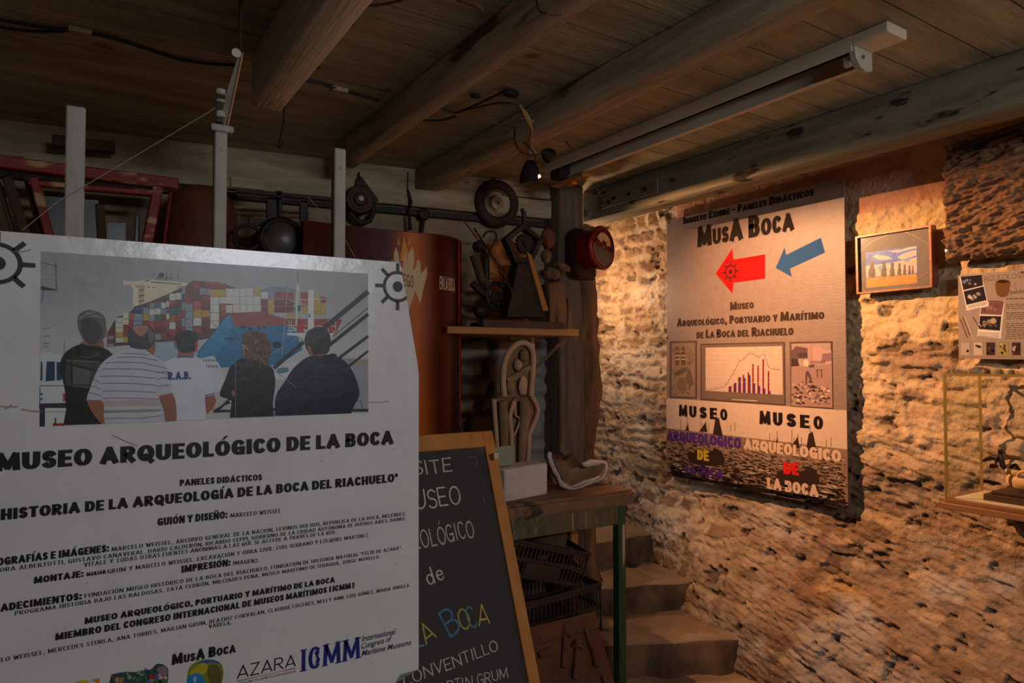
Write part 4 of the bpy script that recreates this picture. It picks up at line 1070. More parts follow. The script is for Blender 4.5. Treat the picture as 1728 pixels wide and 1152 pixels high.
# superstructure
CRM = (206, 196, 160)
pr.poly([h1(430, 320), h1(440, 345), h1(560, 350), h1(700, 330), h1(1130, 365), h1(1130, 400), h1(1020, 400), h1(1010, 560), h1(620, 620), h1(530, 660), h1(540, 420), h1(510, 392), h1(432, 386)], CRM)
pr.poly([h1(560, 390), h1(670, 390), h1(650, 560), h1(590, 620), h1(560, 600)], (176, 164, 134)); pr.poly([h1(545, 395), h1(600, 430), h1(600, 620), h1(545, 640)], (216, 208, 178))
for yy in (440, 500, 560): pr.poly([h1(595, yy), h1(660, yy - 10), h1(660, yy + 6), h1(600, yy + 16)], (120, 96, 84), False)
pr.poly([h1(735, 350), h1(1065, 378), h1(1065, 388), h1(735, 362)], (56, 58, 60)); pr.poly([h1(650, 348), h1(720, 334), h1(715, 350)], (60, 60, 60))
for i in range(9): pr.rect(*h1(758 + i * 36, 354 + i * 3), *h1(764 + i * 36, 368 + i * 3), CRM, False)
pr.ell(*h1(845, 280), 5.2, 4, (52, 62, 76)); pr.poly([h1(790, 300), h1(980, 310), h1(975, 330), h1(790, 325)], (110, 120, 124))
for (x, a, b) in ((765, 245, 290), (905, 255, 330), (955, 265, 320), (1032, 268, 330), (1000, 315, 322)): pr.line([h1(x, a), h1(x, b)], 1, (70, 76, 80), False)
for (x, y) in ((708, 412), (762, 416)): pr.ell(*h1(x, y), 1.6, 1.2, (80, 70, 58), 10)
# container stacks
RD, BR, WH, GY, BL, YE, TL_, OR = (142, 62, 54), (110, 48, 46), (194, 198, 190), (132, 142, 150), (52, 80, 128), (178, 148, 62), (54, 112, 104), (168, 84, 62)
BLU = (120, 150, 166)
r = random.Random(21)
def stack(x0, x1, yt, yb, n, cols, slope=0.0, fun=h1):
    pr.layer += 1 if r.random() < .25 else 0
    for i in range(n):
        a = yt + (yb - yt) * i / n; b = yt + (yb - yt) * (i + 1) / n; c = cols[i] if i < len(cols) else r.choice([RD, BR, OR, GY, RD])
        d = (x1 - x0) * slope
        pr.poly([fun(x0 + 2, a + 3), fun(x1 - 2, a + 3 + d), fun(x1 - 2, b - 2 + d), fun(x0 + 2, b - 2)], c, False)
        if r.random() < .5: pr.poly([fun(x0 + (x1 - x0) * .3, a + 18 + d * .3), fun(x0 + (x1 - x0) * .7, a + 18 + d * .6), fun(x0 + (x1 - x0) * .7, a + 26 + d * .6), fun(x0 + (x1 - x0) * .3, a + 26 + d * .3)], tuple(min(255, v + 24) for v in c), False)
pr.poly([h1(360, 740), h1(500, 690), h1(560, 620), h1(720, 570), h1(930, 480), h1(1110, 400), h1(1190, 340), h1(1540, 380), h1(1664, 430), h1(1664, 900), h1(1280, 980), h1(760, 1010), h1(260, 1060), h1(260, 910)], (92, 58, 54))
stack(265, 335, 890, 1060, 4, [BR, GY, BR, GY]); stack(350, 440, 740, 1010, 5, [WH, WH, CRM, YE, WH]); stack(430, 495, 690, 1010, 5, [WH, CRM, RD, RD, YE]); stack(492, 545, 690, 1000, 4, [OR, RD, RD, BR])
stack(545, 645, 622, 1000, 5, [BL, GY, BLU, RD, RD]); stack(648, 716, 630, 990, 5, [GY, YE, RD, BR, RD]); stack(716, 775, 580, 985, 6, [GY, WH, GY, OR, RD, BR]); stack(775, 842, 570, 980, 6, [(84, 104, 132), WH, TL_, RD, BR, GY])
stack(842, 898, 575, 970, 6, [WH, (110, 140, 150), BR, RD, BR, RD]); stack(898, 932, 560, 960, 6, [WH, RD, WH, RD, RD, BR]); stack(932, 1000, 480, 945, 6, [WH, RD, TL_, OR, WH, RD]); stack(1000, 1066, 470, 935, 6, [WH, BR, (30, 96, 80), RD, BR, BR])
stack(1066, 1105, 400, 920, 6, [GY, BL, GY, RD, BLU, RD]); stack(1105, 1185, 415, 930, 6, [BR, RD, GY, BLU, GY, BLU]); stack(1185, 1258, 350, 500, 2, [RD, BR]); stack(1258, 1330, 345, 495, 2, [BR, GY]); stack(1330, 1480, 355, 425, 1, [RD]); stack(1470, 1545, 370, 430, 1, [RD])
stack(1190, 1280, 560, 920, 4, [OR, YE, WH, RD]); stack(1280, 1370, 500, 900, 5, [RD, BR, YE, BR, BR]); stack(1330, 1380, 425, 500, 1, [GY]); stack(1375, 1550, 435, 515, 1, [YE])
stack(1372, 1470, 515, 860, 4, [WH, WH, WH, WH]); stack(1470, 1550, 515, 590, 1, [WH]); stack(1485, 1620, 590, 665, 1, [OR]); stack(1475, 1620, 665, 740, 1, [RD]); stack(1550, 1664, 430, 590, 2, [WH, WH])
for i in range(5): stack(5 + i * 75, 78 + i * 75, 425 - (i > 2) * 5, 690, 3, [WH if i < 4 else YE, WH, WH], fun=h2)
stack(388, 460, 455, 705, 3, [WH, BR, BR], fun=h2); stack(460, 530, 470, 705, 3, [GY, YE, YE], fun=h2); stack(530, 745, 465, 690, 3, [RD, BR, BR], fun=h2); stack(810, 895, 470, 700, 3, [RD, OR, YE], fun=h2); stack(955, 1030, 482, 710, 3, [YE, YE, YE], fun=h2); stack(1030, 1090, 515, 710, 3, [RD, YE, YE], fun=h2)
stack(660, 745, 690, 730, 1, [YE], fun=h2)
pr.blob([h2(388, 450), h2(480, 408), h2(600, 412), h2(740, 430), h2(745, 460), h2(540, 465), h2(400, 465)], (108, 124, 138))
# hulls
pr.poly([g(125, 435), g(300, 425), g(440, 465), g(770, 470), g(735, 550), g(440, 505), g(160, 520)], (142, 66, 54))
pr.poly([(262, 579), (300, 575), (336, 594), (336, 630), (262, 625)], (150, 172, 186))
pr.poly([(334, 592), (387, 528.5), (398, 552), (470, 549), (487, 549), (500, 560), (510, 590), (470, 615), (330, 622)], (34, 112, 156)); pr.poly([(336, 594), (387, 528.5), (390, 560), (360, 610), (334, 616)], (48, 132, 176))
pr.layer += 1
for i in range(7): pr.ell(360 + i * 5.5, 563 - i * .6, .9, .7, (20, 40, 60), 8, False)
for i in range(8): pr.rect(379 + i * 2.8, 569.5, 381 + i * 2.8, 573.5, (24, 44, 66), False)
for (x, y, a, b) in ((410, 552, 5, 3), (422, 554, 4, 2.6), (437, 553, 3, 2.4), (447, 553, 3, 2.4), (467, 582, 8, 6)): pr.ell(x, y, a, b, (24, 42, 58), 12, False)
pr.poly([(335, 605), (360, 600), (372, 618), (380, 640), (372, 660), (340, 665)], (196, 200, 202)); pr.layer += 1
for i in range(7): pr.rect(338 + i * 4.4, 606, 340 + i * 4.4, 610, (70, 92, 112), False); pr.rect(340 + i * 4, 616, 342.5 + i * 4, 620, (90, 104, 118), False)
pr.poly([(462, 622), (500, 614), (560, 600), (621, 604), (621, 640), (461, 660)], (176, 178, 176)); pr.poly([(570, 604), (621, 606), (621, 622), (560, 618)], (150, 146, 130)); pr.poly([(590, 616), (621, 618), (621, 694), (560, 692)], (146, 150, 152))
pr.poly([(461, 618), (520, 606), (520, 640), (461, 640)], (198, 200, 198)); pr.blob([(468, 622), (484, 620), (486, 627), (469, 630)], (84, 120, 128))
# tug mast
W2 = (206, 208, 206)
pr.poly([h2(765, 450), h2(800, 450), h2(790, 380), h2(770, 380)], W2); pr.line([h2(785, 235), h2(785, 390)], 1.4, (120, 120, 116)); pr.line([h2(735, 378), h2(820, 378)], 1.5, (150, 146, 130)); pr.line([h2(758, 300), h2(805, 300)], 1.2, (130, 128, 120))
pr.line([h2(778, 380), h2(765, 820)], 3, (206, 198, 170)); pr.line([h2(795, 440), h2(830, 760)], 1.4, (206, 198, 170))
pr.poly([h2(895, 440), h2(955, 440), h2(955, 900), h2(890, 900)], W2); pr.rect(*h2(900, 700), *h2(918, 740), (90, 100, 116))
for (a, b) in (((745, 540), (950, 552)), ((665, 825), (1190, 835)), ((670, 880), (1200, 890)), ((690, 550), (905, 620)), ((960, 540), (1080, 542))): pr.line([h2(*a), h2(*b)], 1, W2, False)
for x in (690, 715, 1110, 1190): pr.line([h2(x, 770), h2(x, 900)], 1, W2, False)
pr.poly([h2(780, 830), h2(840, 770), h2(850, 905), h2(770, 905)], (176, 40, 34)); pr.rect(*h2(1125, 835), *h2(1155, 910), (176, 40, 34))
pr.poly([h2(665, 905), h2(1190, 910), h2(1150, 935), h2(860, 990), h2(790, 940), h2(668, 930)], W2); pr.line([h2(680, 310), h2(640, 800), h2(610, 1150)], .8, (176, 178, 176)); pr.line([h2(720, 690), h2(760, 640)], 2, (90, 130, 176)); pr.rect(*h2(785, 610), *h2(815, 670), (40, 66, 124))
# gangway rails
DKB = (44, 42, 48)
pr.line([(621, 492), (547, 553)], 8, DKB); pr.line([(512, 577), (462, 621)], 6.5, DKB); pr.line([(621, 530), (556, 582)], 6, DKB); pr.line([(621, 519.5), (562, 567)], 1.6, (70, 70, 74)); pr.line([(621, 567), (572, 604)], 5, DKB); pr.line([(621, 592), (588, 618)], 4, DKB)
pr.line([(470, 690), (360, 694), (388, 678)], 4, DKB); pr.line([(365, 695), (430, 630)], 3.5, DKB); pr.line([(555, 692), (621, 692)], 5, (50, 52, 58)); pr.line([(608, 674), (612, 692)], 1.4, (70, 72, 76))
# people seen from behind
SK, SKD = (150, 96, 70), (128, 78, 56)
pr.blob([(139, 576), (158, 580), (174, 574), (174, 592), (160, 600), (134, 590)], SK)
pr.blob([(176, 552), (180, 556), (179, 566), (175, 570)], (156, 84, 70))
pr.blob([(131, 542), (134, 530), (142, 525), (150, 523), (160, 524), (171, 529), (178, 539), (178, 562), (170, 578), (158, 582), (144, 577), (134, 558)], (96, 94, 92)); pr.blob([(136, 545), (150, 536), (168, 546), (172, 562), (160, 580), (145, 575)], (70, 68, 68))
for (a, b) in (((134, 538), (150, 526)), ((146, 530), (160, 527)), ((158, 531), (172, 536)), ((150, 534), (166, 534))): pr.line([a, b], 2, (140, 138, 136), False)
BK = (30, 27, 28)
pr.poly(spl([(138, 580), (124, 585), (110, 595), (103, 608), (101, 624), (106, 640), (110, 660)], 4, False) + [(112, 690), (107, 717), (172, 715)] + spl([(168, 700), (154, 682), (146, 672), (160, 640), (176, 612), (192, 604), (184, 592), (166, 584), (150, 583)], 4, False), BK)
pr.poly([h3(340, 305), h3(740, 330), h3(610, 620), h3(330, 600)], (66, 66, 62)); pr.poly([h3(420, 390), h3(620, 440), h3(590, 580), h3(420, 580)], (92, 96, 92)); pr.line([h3(330, 345), h3(480, 380), h3(690, 440)], 3, (30, 28, 28)); pr.line([h3(350, 315), h3(690, 335)], 2, (120, 96, 60)); pr.line([h3(400, 320), h3(410, 600)], 2.4, (34, 32, 32))
pr.line([h3(490, 270), h3(600, 290), h3(715, 235)], 1, (110, 110, 108)); pr.line([h3(400, 600), h3(600, 622)], 1.6, (100, 96, 80))
pr.blob([(250, 570), (261, 572), (262, 588), (256, 602), (243, 596)], SK); pr.blob([(222, 584), (250, 588), (248, 600), (224, 596)], SKD)
SH = (188, 190, 198)
pr.poly(spl([(216, 588), (226, 586), (242, 588), (256, 598), (270, 606), (282, 618), (288, 640), (290.5, 662), (280, 664), (268, 667), (272, 690), (272, 711)], 4, False) + [(176, 715)] + spl([(174, 700), (173, 676), (160, 675), (147, 672), (152, 655), (159, 636), (170, 615), (186, 601), (204, 592)], 4, False), SH)
pr.layer += 1
for i, (yy, xa, xb, d) in enumerate(((597, 206, 252, 2), (603, 198, 266, 5), (612, 178, 282, 10), (623, 172, 286, 8), (635, 168, 262, 3), (647, 170, 264, 3), (660, 173, 264, 2), (672, 174, 268, 1), (684, 175, 271, -2), (695, 175, 272, -4), (706, 176, 272, -5))):
    pr.line([(xa, yy), (xa + (xb - xa) * .25, yy - 1), (xa + (xb - xa) * .6, yy), (xb, yy + d)], 1.2, (84, 92, 122), False)
for (a, b) in (((266, 629), (286, 627)), ((263, 640), (288, 637)), ((264, 652), (289, 650)), ((158, 640), (168, 646)), ((154, 651), (171, 657)), ((150, 662), (171, 668))): pr.line([a, ((a[0] + b[0]) / 2, (a[1] + b[1]) / 2 - 1), b], 1.2, (84, 92, 122), False)
pr.poly([(175, 676), (268, 674), (270, 684), (174, 686)], (172, 166, 164)); pr.poly([(174, 692), (270, 690), (270, 694), (174, 697)], (150, 138, 128))
pr.blob([(216, 568), (218, 556), (228, 549), (240, 547), (254, 551), (261, 563), (260, 578), (252, 588), (236, 589), (222, 586), (217, 578)], (68, 64, 62)); pr.blob([(224, 552), (238, 548), (250, 552), (246, 562), (238, 568), (229, 562)], (164, 118, 96)); pr.blob([(250, 554), (259, 562), (258, 574), (252, 576)], (104, 100, 98))
pr.poly(spl([(147, 675), (173, 677), (175, 700), (177, 715)], 3, False) + spl([(168, 712), (156, 696), (149, 684)], 3, False), SK)
pr.poly([(268, 668), (291, 663), (296, 676), (297.5, 700), (296, 710), (279, 711), (277, 692)], SK)
pr.poly(spl([(301, 601), (292, 604), (277, 612), (284, 626), (290, 650), (290.5, 662), (296, 676), (298, 700), (297, 709.5)], 4, False) + [(346, 708)] + spl([(347, 690), (346, 670), (352, 668), (360, 666), (357, 640), (348, 616), (336, 604), (322, 600)], 4, False), (202, 204, 212))
pr.poly([(346, 669), (361, 666), (365, 676), (360, 688), (350, 698), (347, 690)], SK); pr.line([(346, 667), (361, 664)], 2, (44, 96, 176))
pr.poly([(299, 601), (312, 599), (326, 600), (326, 604), (312, 603), (298, 604)], (40, 100, 160)); pr.poly([(301, 592), (327, 592), (327, 601), (300, 601)], SK)
pr.blob([(296, 572), (301, 562), (314, 557), (328, 560), (334, 572), (332, 588), (324, 594), (304, 594), (298, 584)], (46, 42, 42)); pr.blob([(293.5, 577), (296, 574), (298, 582), (296, 588)], SK); pr.blob([(331, 576), (334, 578), (332, 594), (329, 590)], (178, 74, 56))
pr.text('R.A.B.', (283, 641), (322, 639.5), 13.5, (32, 60, 130), shear=.2)
NV = (36, 34, 42)
pr.poly(spl([(406, 604), (396, 612), (388, 620), (380, 640), (373, 656), (372, 668), (384, 672), (391, 676)], 4, False) + [(388, 704.5), (462, 702)] + spl([(460, 680), (464, 650), (463, 632), (458, 618), (444, 612), (424, 606)], 4, False), NV)
pr.poly([(397, 700), (391, 690), (396, 660), (398, 640)], (24, 22, 28)); pr.blob([(391, 660), (395, 658), (395, 668), (392, 668)], SK)
pr.blob([(409, 572), (410, 563), (418, 559), (428, 558), (440, 560), (449, 568), (456, 582), (457, 596), (452, 606), (452, 616), (445, 616), (432, 608), (420, 608), (414, 602), (410, 598)], (92, 60, 40))
pr.layer += 1
for i in range(60):
    a, b = r.uniform(414, 453), r.uniform(563, 612)
    if (a - 432) ** 2 / 440 + (b - 586) ** 2 / 720 > 1: continue
    pr.line([(a, b), (a + r.uniform(-3, 3), b + r.uniform(1, 4)), (a + r.uniform(-4, 4), b + r.uniform(3, 8))], r.uniform(.8, 1.7), r.choice([(138, 94, 62), (70, 44, 30), (120, 78, 50), (58, 38, 28)]), False)
pr.blob([(408, 584), (412, 580), (413, 600), (410, 602)], SK)
JK = (34, 40, 58)
pr.poly(spl([(524, 600), (512, 606), (494, 622), (480, 644), (468, 662), (464, 676)], 4, False) + [(463.5, 701.5), (592, 697)] + spl([(592, 688), (600, 680), (606, 664), (602, 644), (592, 622), (580, 608), (566, 601), (552, 598)], 4, False), JK)
pr.poly([(464, 676), (600, 672), (598, 682), (592, 697), (463.5, 701.5)], (28, 32, 46)); pr.line([(552, 604), (553, 680)], .8, (26, 30, 44)); pr.blob([(530, 597), (546, 600), (562, 596), (568, 602), (548, 606), (528, 604)], (24, 24, 32))
pr.blob([(516, 572), (520, 588), (530, 600), (544, 600), (554, 592), (556, 580), (540, 576)], SKD); pr.blob([(515, 580), (514, 570), (520, 558), (534, 552), (548, 554), (556, 564), (557, 582), (552, 596), (540, 597), (526, 598), (518, 590)], (48, 48, 48)); pr.blob([(518, 586), (522, 584), (528, 598), (524, 600)], SK)
for (a, b, c) in (((397, 574), (440, 606), (500, 654)), ((352, 540), (400, 575), (420, 590)), ((397, 600), (397, 690), (397, 704)), ((445, 603), (480, 585), (500, 570))): pr.line([a, b, c], .6, (150, 156, 160))
pr.build('photo_print', M['print'], t)

# --- lettering and emblems
pr = Print((0, PY, 1.6), (1, 0, 0), (0, 0, 1), (0, -1, 0))
clipR = [(pr.l(692, 528), pr.l(675.6, 443)), (pr.l(706, 614), pr.l(690.5, 526))]
clipR = [(a, b) if True else 0 for a, b in clipR]
cR = pr.l(671, 483.5); kR = (pr.l(671, 457) - cR).length
pr.wheel(cR, kR, (44, 38, 42), clipR); pr.flush('wheel_emblem', M['print'], t); cL = pr.l(-5, 444); pr.wheel(cL, kR, (40, 30, 40))
pr.flush('wheel_emblem', M['print'], t)
def T(s_, p0, p1, h, st='chunk', col=K, **k): pr.text(s_, p0, p1, h, col, st, **k)
T('MUSEO ARQUEOLÓGICO DE LA BOCA', (-9, 795.5), (664, 749), 30)
pr.flush('title_lettering', M['print'], t)
T('PANELES DIDÁCTICOS', (303, 820), (442, 810), 11)
T('HISTORIA DE LA ARQUEOLOGÍA DE LA BOCA DEL RIACHUELO"', (1, 877.5), (671, 812.5), 19)
T('GUIÓN Y DISEÑO:', (265.5, 887), (384, 874), 13)
T('FOTOGRAFÍAS E IMÁGENES:', (-40, 959), (184, 930.5), 13.5)
T('MONTAJE:', (57, 984.7), (141, 973), 11.5); T('MARJAN', (146, 972), (178, 967.5), 6.5)
T('IMPRESIÓN:', (306, 966.3), (389, 954), 12)
T('AGRADECIMIENTOS:', (-40, 1038), (138, 1011), 13)
T('MUSEO ARQUEOLÓGICO, PORTUARIO Y MARÍTIMO DE LA BOCA', (142.5, 1053), (565, 982), 11)
T('MIEMBRO DEL CONGRESO INTERNACIONAL DE MUSEOS MARÍTIMOS (ICMM)', (93, 1080.5), (598, 991.5), 12)
SG = (48, 42, 44)
for s_, a, b, h in (('MARCELO WEISSEL', (388.5, 873), (474, 864.5), 7), ('MARCELO WEISSEL, ARCHIVO GENERAL DE LA NACIÓN, LEVINUS HULSIUS, REPÚBLICA DE LA BOCA, MELÉNDEZ,', (188.5, 930), (685, 869), 7),
    ('DORA ALBERTOTTI, GUSTAVO CAÑAVERAL, DARÍO CALDERÓN, RICARDO CEPPI, GOBIERNO DE LA CIUDAD AUTÓNOMA DE BUENOS AIRES, DANIEL', (-9, 966), (684, 877), 7.2),
    ('VITALE Y TODAS OTRAS FUENTES ANÓNIMAS A LAS QUE SE ACCEDE A TRAVÉS DE LA RED.', (141.7, 956), (567, 900), 7),
    ('GRUM Y MARCELO WEISSEL. EXCAVACIÓN Y OBRA CIVIL: LUIS SERRANO Y EZEQUIEL MARTINEZ.', (181, 967.5), (623, 905), 7), ('IMAGEN2.', (393, 953), (437, 948), 6.5),
    ('FUNDACIÓN MUSEO HISTÓRICO DE LA BOCA DEL RIACHUELO, FUNDACIÓN DE HISTORIA NATURAL "FÉLIX DE AZARA".', (142.7, 1008.5), (678, 926.5), 7),
    ('PROGRAMA HISTORIA BAJO LAS BALDOSAS, TATA CEDRÓN, MILCÍADES PEÑA, MUSEO MARÍTIMO DE USHUAIA, JORGE NOVELLO.', (25, 1037.7), (641, 941.4), 7),
    ('MARCELO WEISSEL, MERCEDES STURLA, ANA TORRES, MARJAN GRUM, BEATRIZ CORVALÁN, CLAUDIA CÓCERES, NELLY ANN, LUIS GÓMEZ, MARIA ÁNGELA', (-44, 1125), (690.5, 989.6), 7.4), ('VARELA.', (352, 1059.6), (390.7, 1053), 6.5)):
    pr.text(s_, a, b, h, SG, 'serif')
pr.flush('credit_lettering', M['print'], t)
T('MusA Boca', (289.6, 1122), (397.5, 1100), 18)
pr.flush('logo', M['print'], t)
T('AZARA', (399.7, 1145), (499, 1123.4), 21.5, 'thin')
pr.line([(400, 1148.5), (421, 1144)], 1.6, (84, 130, 70)); pr.line([(421, 1144), (460, 1135.5)], 1.4, (180, 130, 60)); pr.line([(460, 1135.5), (480, 1131)], 1, (120, 110, 100)); pr.line([(480, 1131), (499, 1126.6)], 1.6, (176, 44, 52))
T('DESCUBRÍ TU ESPÍRITU EXPLORADOR', (401, 1155), (499.5, 1133.5), 3.6, 'sans')
NB = (28, 40, 118)
pr.flush('logo', M['print'], t)
T('ICMM', (508, 1133), (607, 1109.5), 37, 'serif', NB)
pr.blob([(531, 1101), (535, 1096), (539, 1099), (537, 1106), (540, 1112), (537, 1118), (533, 1116), (534, 1110)], NB); pr.line([(535, 1114), (532, 1120), (533, 1125), (537, 1124), (536, 1121)], 1.5, NB)
IT = (40, 42, 70)
T('International', (610, 1082), (668, 1069), 9.5, 'sans', IT, shear=.3, off=.012); T('Congress of', (610, 1094.5), (661.5, 1080.5), 9.5, 'sans', IT, shear=.3, off=.012); T('Maritime Museums', (610, 1106.5), (694, 1087), 9.5, 'sans', IT, shear=.3, off=.012)
pr.flush('logo', M['print'], t)
# egg, mosaic creature, yellow mark
pr.blob([(316, 1142), (321, 1124), (336, 1114), (356, 1112), (372, 1118), (377, 1134), (374, 1150), (366, 1166), (334, 1168), (318, 1158)], (120, 128, 40)); pr.blob([(334, 1119), (346, 1113), (360, 1113), (371, 1119), (356, 1117), (342, 1119)], (44, 84, 150)); pr.blob([(320, 1138), (330, 1124), (342, 1118), (352, 1124), (346, 1136), (334, 1138)], (170, 164, 44))
pr.blob([(315, 1148), (322, 1138), (334, 1135), (343, 1142), (346, 1156), (336, 1168), (320, 1166)], (44, 124, 176)); pr.blob([(326, 1142), (331, 1141), (331, 1150), (327, 1150)], (140, 180, 200)); pr.blob([(352, 1122), (366, 1122), (374, 1136), (372, 1152), (360, 1156), (350, 1140)], (96, 86, 44))
pr.flush('egg_emblem', M['print'], t)
pr.blob([(188, 1140), (194, 1136), (202, 1134), (214, 1133), (232, 1133), (246, 1130), (256, 1128), (264, 1120), (274, 1120), (283, 1127), (284, 1137), (283, 1152), (284, 1170), (190, 1172)], (40, 76, 60)); pr.layer += 1
for i in range(60):
    a, b = r.uniform(196, 280), r.uniform(1132, 1168); s2 = r.uniform(1.5, 5)
    pr.blob([(a - s2, b), (a, b - s2), (a + s2, b + r.uniform(-1, 1)), (a, b + s2)], r.choice([(150, 44, 40), (58, 104, 70), (96, 84, 140), (196, 176, 160), (44, 60, 110), (120, 150, 120), (150, 110, 60)]), 3, False)
pr.line([(196, 1150), (194, 1142), (189, 1139), (187, 1142)], 2, (130, 50, 40)); pr.line([(244, 1131), (246, 1126)], 2, (160, 100, 50)); pr.blob([(266, 1126), (278, 1124), (283, 1134), (276, 1142), (268, 1136)], (140, 110, 130))
pr.flush('mosaic_emblem', M['print'], t)
pr.blob([(122, 1170), (126, 1154), (136, 1147), (146, 1147), (154, 1156), (156, 1170)], (190, 180, 50)); pr.poly([(155, 1146), (168, 1143.5), (168, 1154), (163, 1151)], (200, 130, 40))
pr.flush('logo', M['print'], t)
# dirt streaks and the peeled corner
pr.poly([(675, 1138), (706, 1128.6), (706.2, 1128.5), (668, 1150)], (110, 124, 112)); 
for a, b in (((0, 685), (30, 686)), ((36, 690), (66, 694)), ((8, 690), (20, 682)), ((620, 678), (656, 677)), ((188, 733), (232, 752))): pr.line([a, ((a[0] + b[0]) / 2, (a[1] + b[1]) / 2 + 1), b], 2.2 if a[0] < 100 else 1.4, (150, 138, 126))
pr.line([(64, 695), (380, 690)], .8, (120, 112, 106)); pr.line([(25, 424), (41, 424.5), (50, 422), (52, 419)], 1.3, (120, 116, 114))
for i in range(26):
    a, b = r.uniform(10, 690), r.uniform(720, 1140); pr.ell(a, b, r.uniform(.5, 1.3), r.uniform(.5, 1.2), (140, 130, 122), 7, i == 0)
pr.build('stains', M['print'], t)['kind'] = 'stuff'
# pale string tied from the hinge plate down to the poster
tag(MB().tube([onY(364, 182, SY - .014), onY(188, 287, SY - .014), onY(100, 338, SY - .016), onY(38, 388, 1.515)], .0007, 5).build('string', M['string']), 'thin pale string running from the hinge plate down to the poster corner', 'string')
tag(MB().tube([onY(520, 332, 1.62), onY(585, 408, 1.59), onY(600, 436, 1.58)], .0006, 5).build('string', M['string']), 'thin pale string crossing behind the rust-specked stake to the poster', 'string')

# ================= fire coloured banner
NY = 2.5
t = thing('fire_banner', (1.05, NY, 1.4), 'glossy red banner with flames and white lettering standing behind the blackboard', 'banner')
zt = onY(795, 402, NY).z; xa = onY(512, 370, NY).x; xb = onY(795, 402, NY).x
def bp(s_):  # curved profile: position along banner 0..1
    x = xa + (xb - xa) * s_; return V((x, NY + .10 * max(0, (s_ - .72) / .28) ** 2.2 + .015 * math.sin(s_ * 5), 0))
mb = MB(); n = 48
for i in range(n + 1):
    p = bp(i / n)
    for zz in (1.038, zt): mb.v += [V((p.x, p.y, zz)), V((p.x, p.y + .003, zz))]
for i in range(n):
    a = i * 4
    mb.f += [[a, a + 4, a + 6, a + 2], [a + 1, a + 3, a + 7, a + 5], [a + 2, a + 6, a + 7, a + 3], [a, a + 1, a + 5, a + 4]]
mb.f += [[0, 2, 3, 1], [n * 4, n * 4 + 1, n * 4 + 3, n * 4 + 2]]
M['banner'] = mat('dark_red_banner', (52, 9, 7), (70, 13, 9), scale=2, st=(3, 1, .4), rough=.3, bump=.04, bscale=4, spec=.2)
mb.build('sheet', M['banner'], t, ang=80)
pv = []; pf = []; pc = []
def bpoly(px, col, ly):
    base = len(pv)
    for (x, y) in px:
        p = onY(x, y, NY); s_ = (p.x - xa) / (xb - xa); q = bp(min(1, max(0, s_)))
        pv.append(V((q.x, q.y - .0006 - ly * .00012, min(p.z, zt)))); pc.append(col(x, y) if callable(col) else lin(col))
    pf.append(list(range(base, base + len(px))))
def glow(x, y):   # printed flame colours (ink)
    c = 696 + (y - 400) * .03; d = abs(x - c) / (44 if y < 560 else 36); d2 = abs(x - 742) / 70.0
    a = max(0, 1 - d) ** 1.5; k = lin((196, 96, 14)); b_ = lin((66, 11, 7)); e = lin((28, 6, 7))
    base_ = tuple(b_[i] * (1 - min(1, d2 * 0 + max(0, (x - 745) / 40))) + e[i] * min(1, max(0, (x - 745) / 40)) for i in range(3))
    return tuple(base_[i] * (1 - a) + k[i] * a for i in range(3)) + (1,)
xs = list(range(594, 796, 6))
for i in range(len(xs) - 1):
    x0_, x1_ = xs[i], xs[i + 1]; tp = lambda x: 380 + (x - 594) * .1095
    ys_ = [tp(x0_) + 1] + list(range(430, 760, 40))
    for j in range(len(ys_) - 1):
        ya = ys_[j]; yb = ys_[j + 1]
        bpoly([(x0_, ya), (x1_, tp(x1_) + 1 if j == 0 else ya), (x1_, yb), (x0_, yb)], glow, 0)
FL = (206, 176, 130); F2_ = (206, 138, 40)
for q in ([(660, 444), (663, 436), (668, 445)], [(676, 440), (679, 418), (684, 406), (688, 420), (691, 440)], [(680, 414), (683, 395), (685, 412)], [(672, 412), (673, 398), (676, 414)], [(689, 414), (691, 400), (693, 396), (692, 412)]): bpoly(q, F2_, 1)
fl = [(668, 450), (667, 430), (670, 418), (674, 430), (676, 450), (681, 452), (683, 430), (684, 420), (687, 440), (688, 446), (690, 430), (694, 418), (697, 425), (698, 445), (695, 458), (701, 452), (704, 438), (708, 446), (709, 462), (714, 458), (718, 450), (718, 466), (712, 490), (708, 512), (704, 500), (700, 490), (694, 510), (689, 530), (686, 520), (680, 500)]
bpoly([(x + (1.5 if x > 692 else -1.5), y - 2) for x, y in fl], (210, 140, 44), 2); bpoly(fl, FL, 3)
def btext(s_, p0, p1, h, col):
    P, wd = text_polys(s_, 'cond')
    for q in P: bpoly([(p0[0] + (p1[0] - p0[0]) * v.x / wd, p0[1] + (p1[1] - p0[1]) * v.x / wd - h * v.y) for v in q], col, 4)
btext('FUEGO', (670, 480), (698, 486), 21, (120, 40, 16)); btext('EN LA BOCA', (740.5, 488), (773, 491.5), 22, (206, 186, 156))
bpoly([(783, 402), (788, 402), (790, 560), (797, 722), (790, 722), (784, 560)], (164, 36, 12), 1)  # painted highlight: sheen along the curved right edge, not part of the flames
me = bpy.data.meshes.new('flame_and_sheen_print'); bz = wloc(t); me.from_pydata([v - bz for v in pv], [], pf)
ca = me.color_attributes.new('Col', 'FLOAT_COLOR', 'POINT'); ca.data.foreach_set('color', [c for col_ in pc for c in col_])
M['bannerprint'] = mat('flame_and_sheen_ink', (255,)*3, attr=.1, scale=20, rough=.3, bump=.04, bscale=4, spec=.2)
o = bpy.data.objects.new('flame_and_sheen_print', me); COL.objects.link(o); me.materials.append(M['bannerprint']); o.parent = t

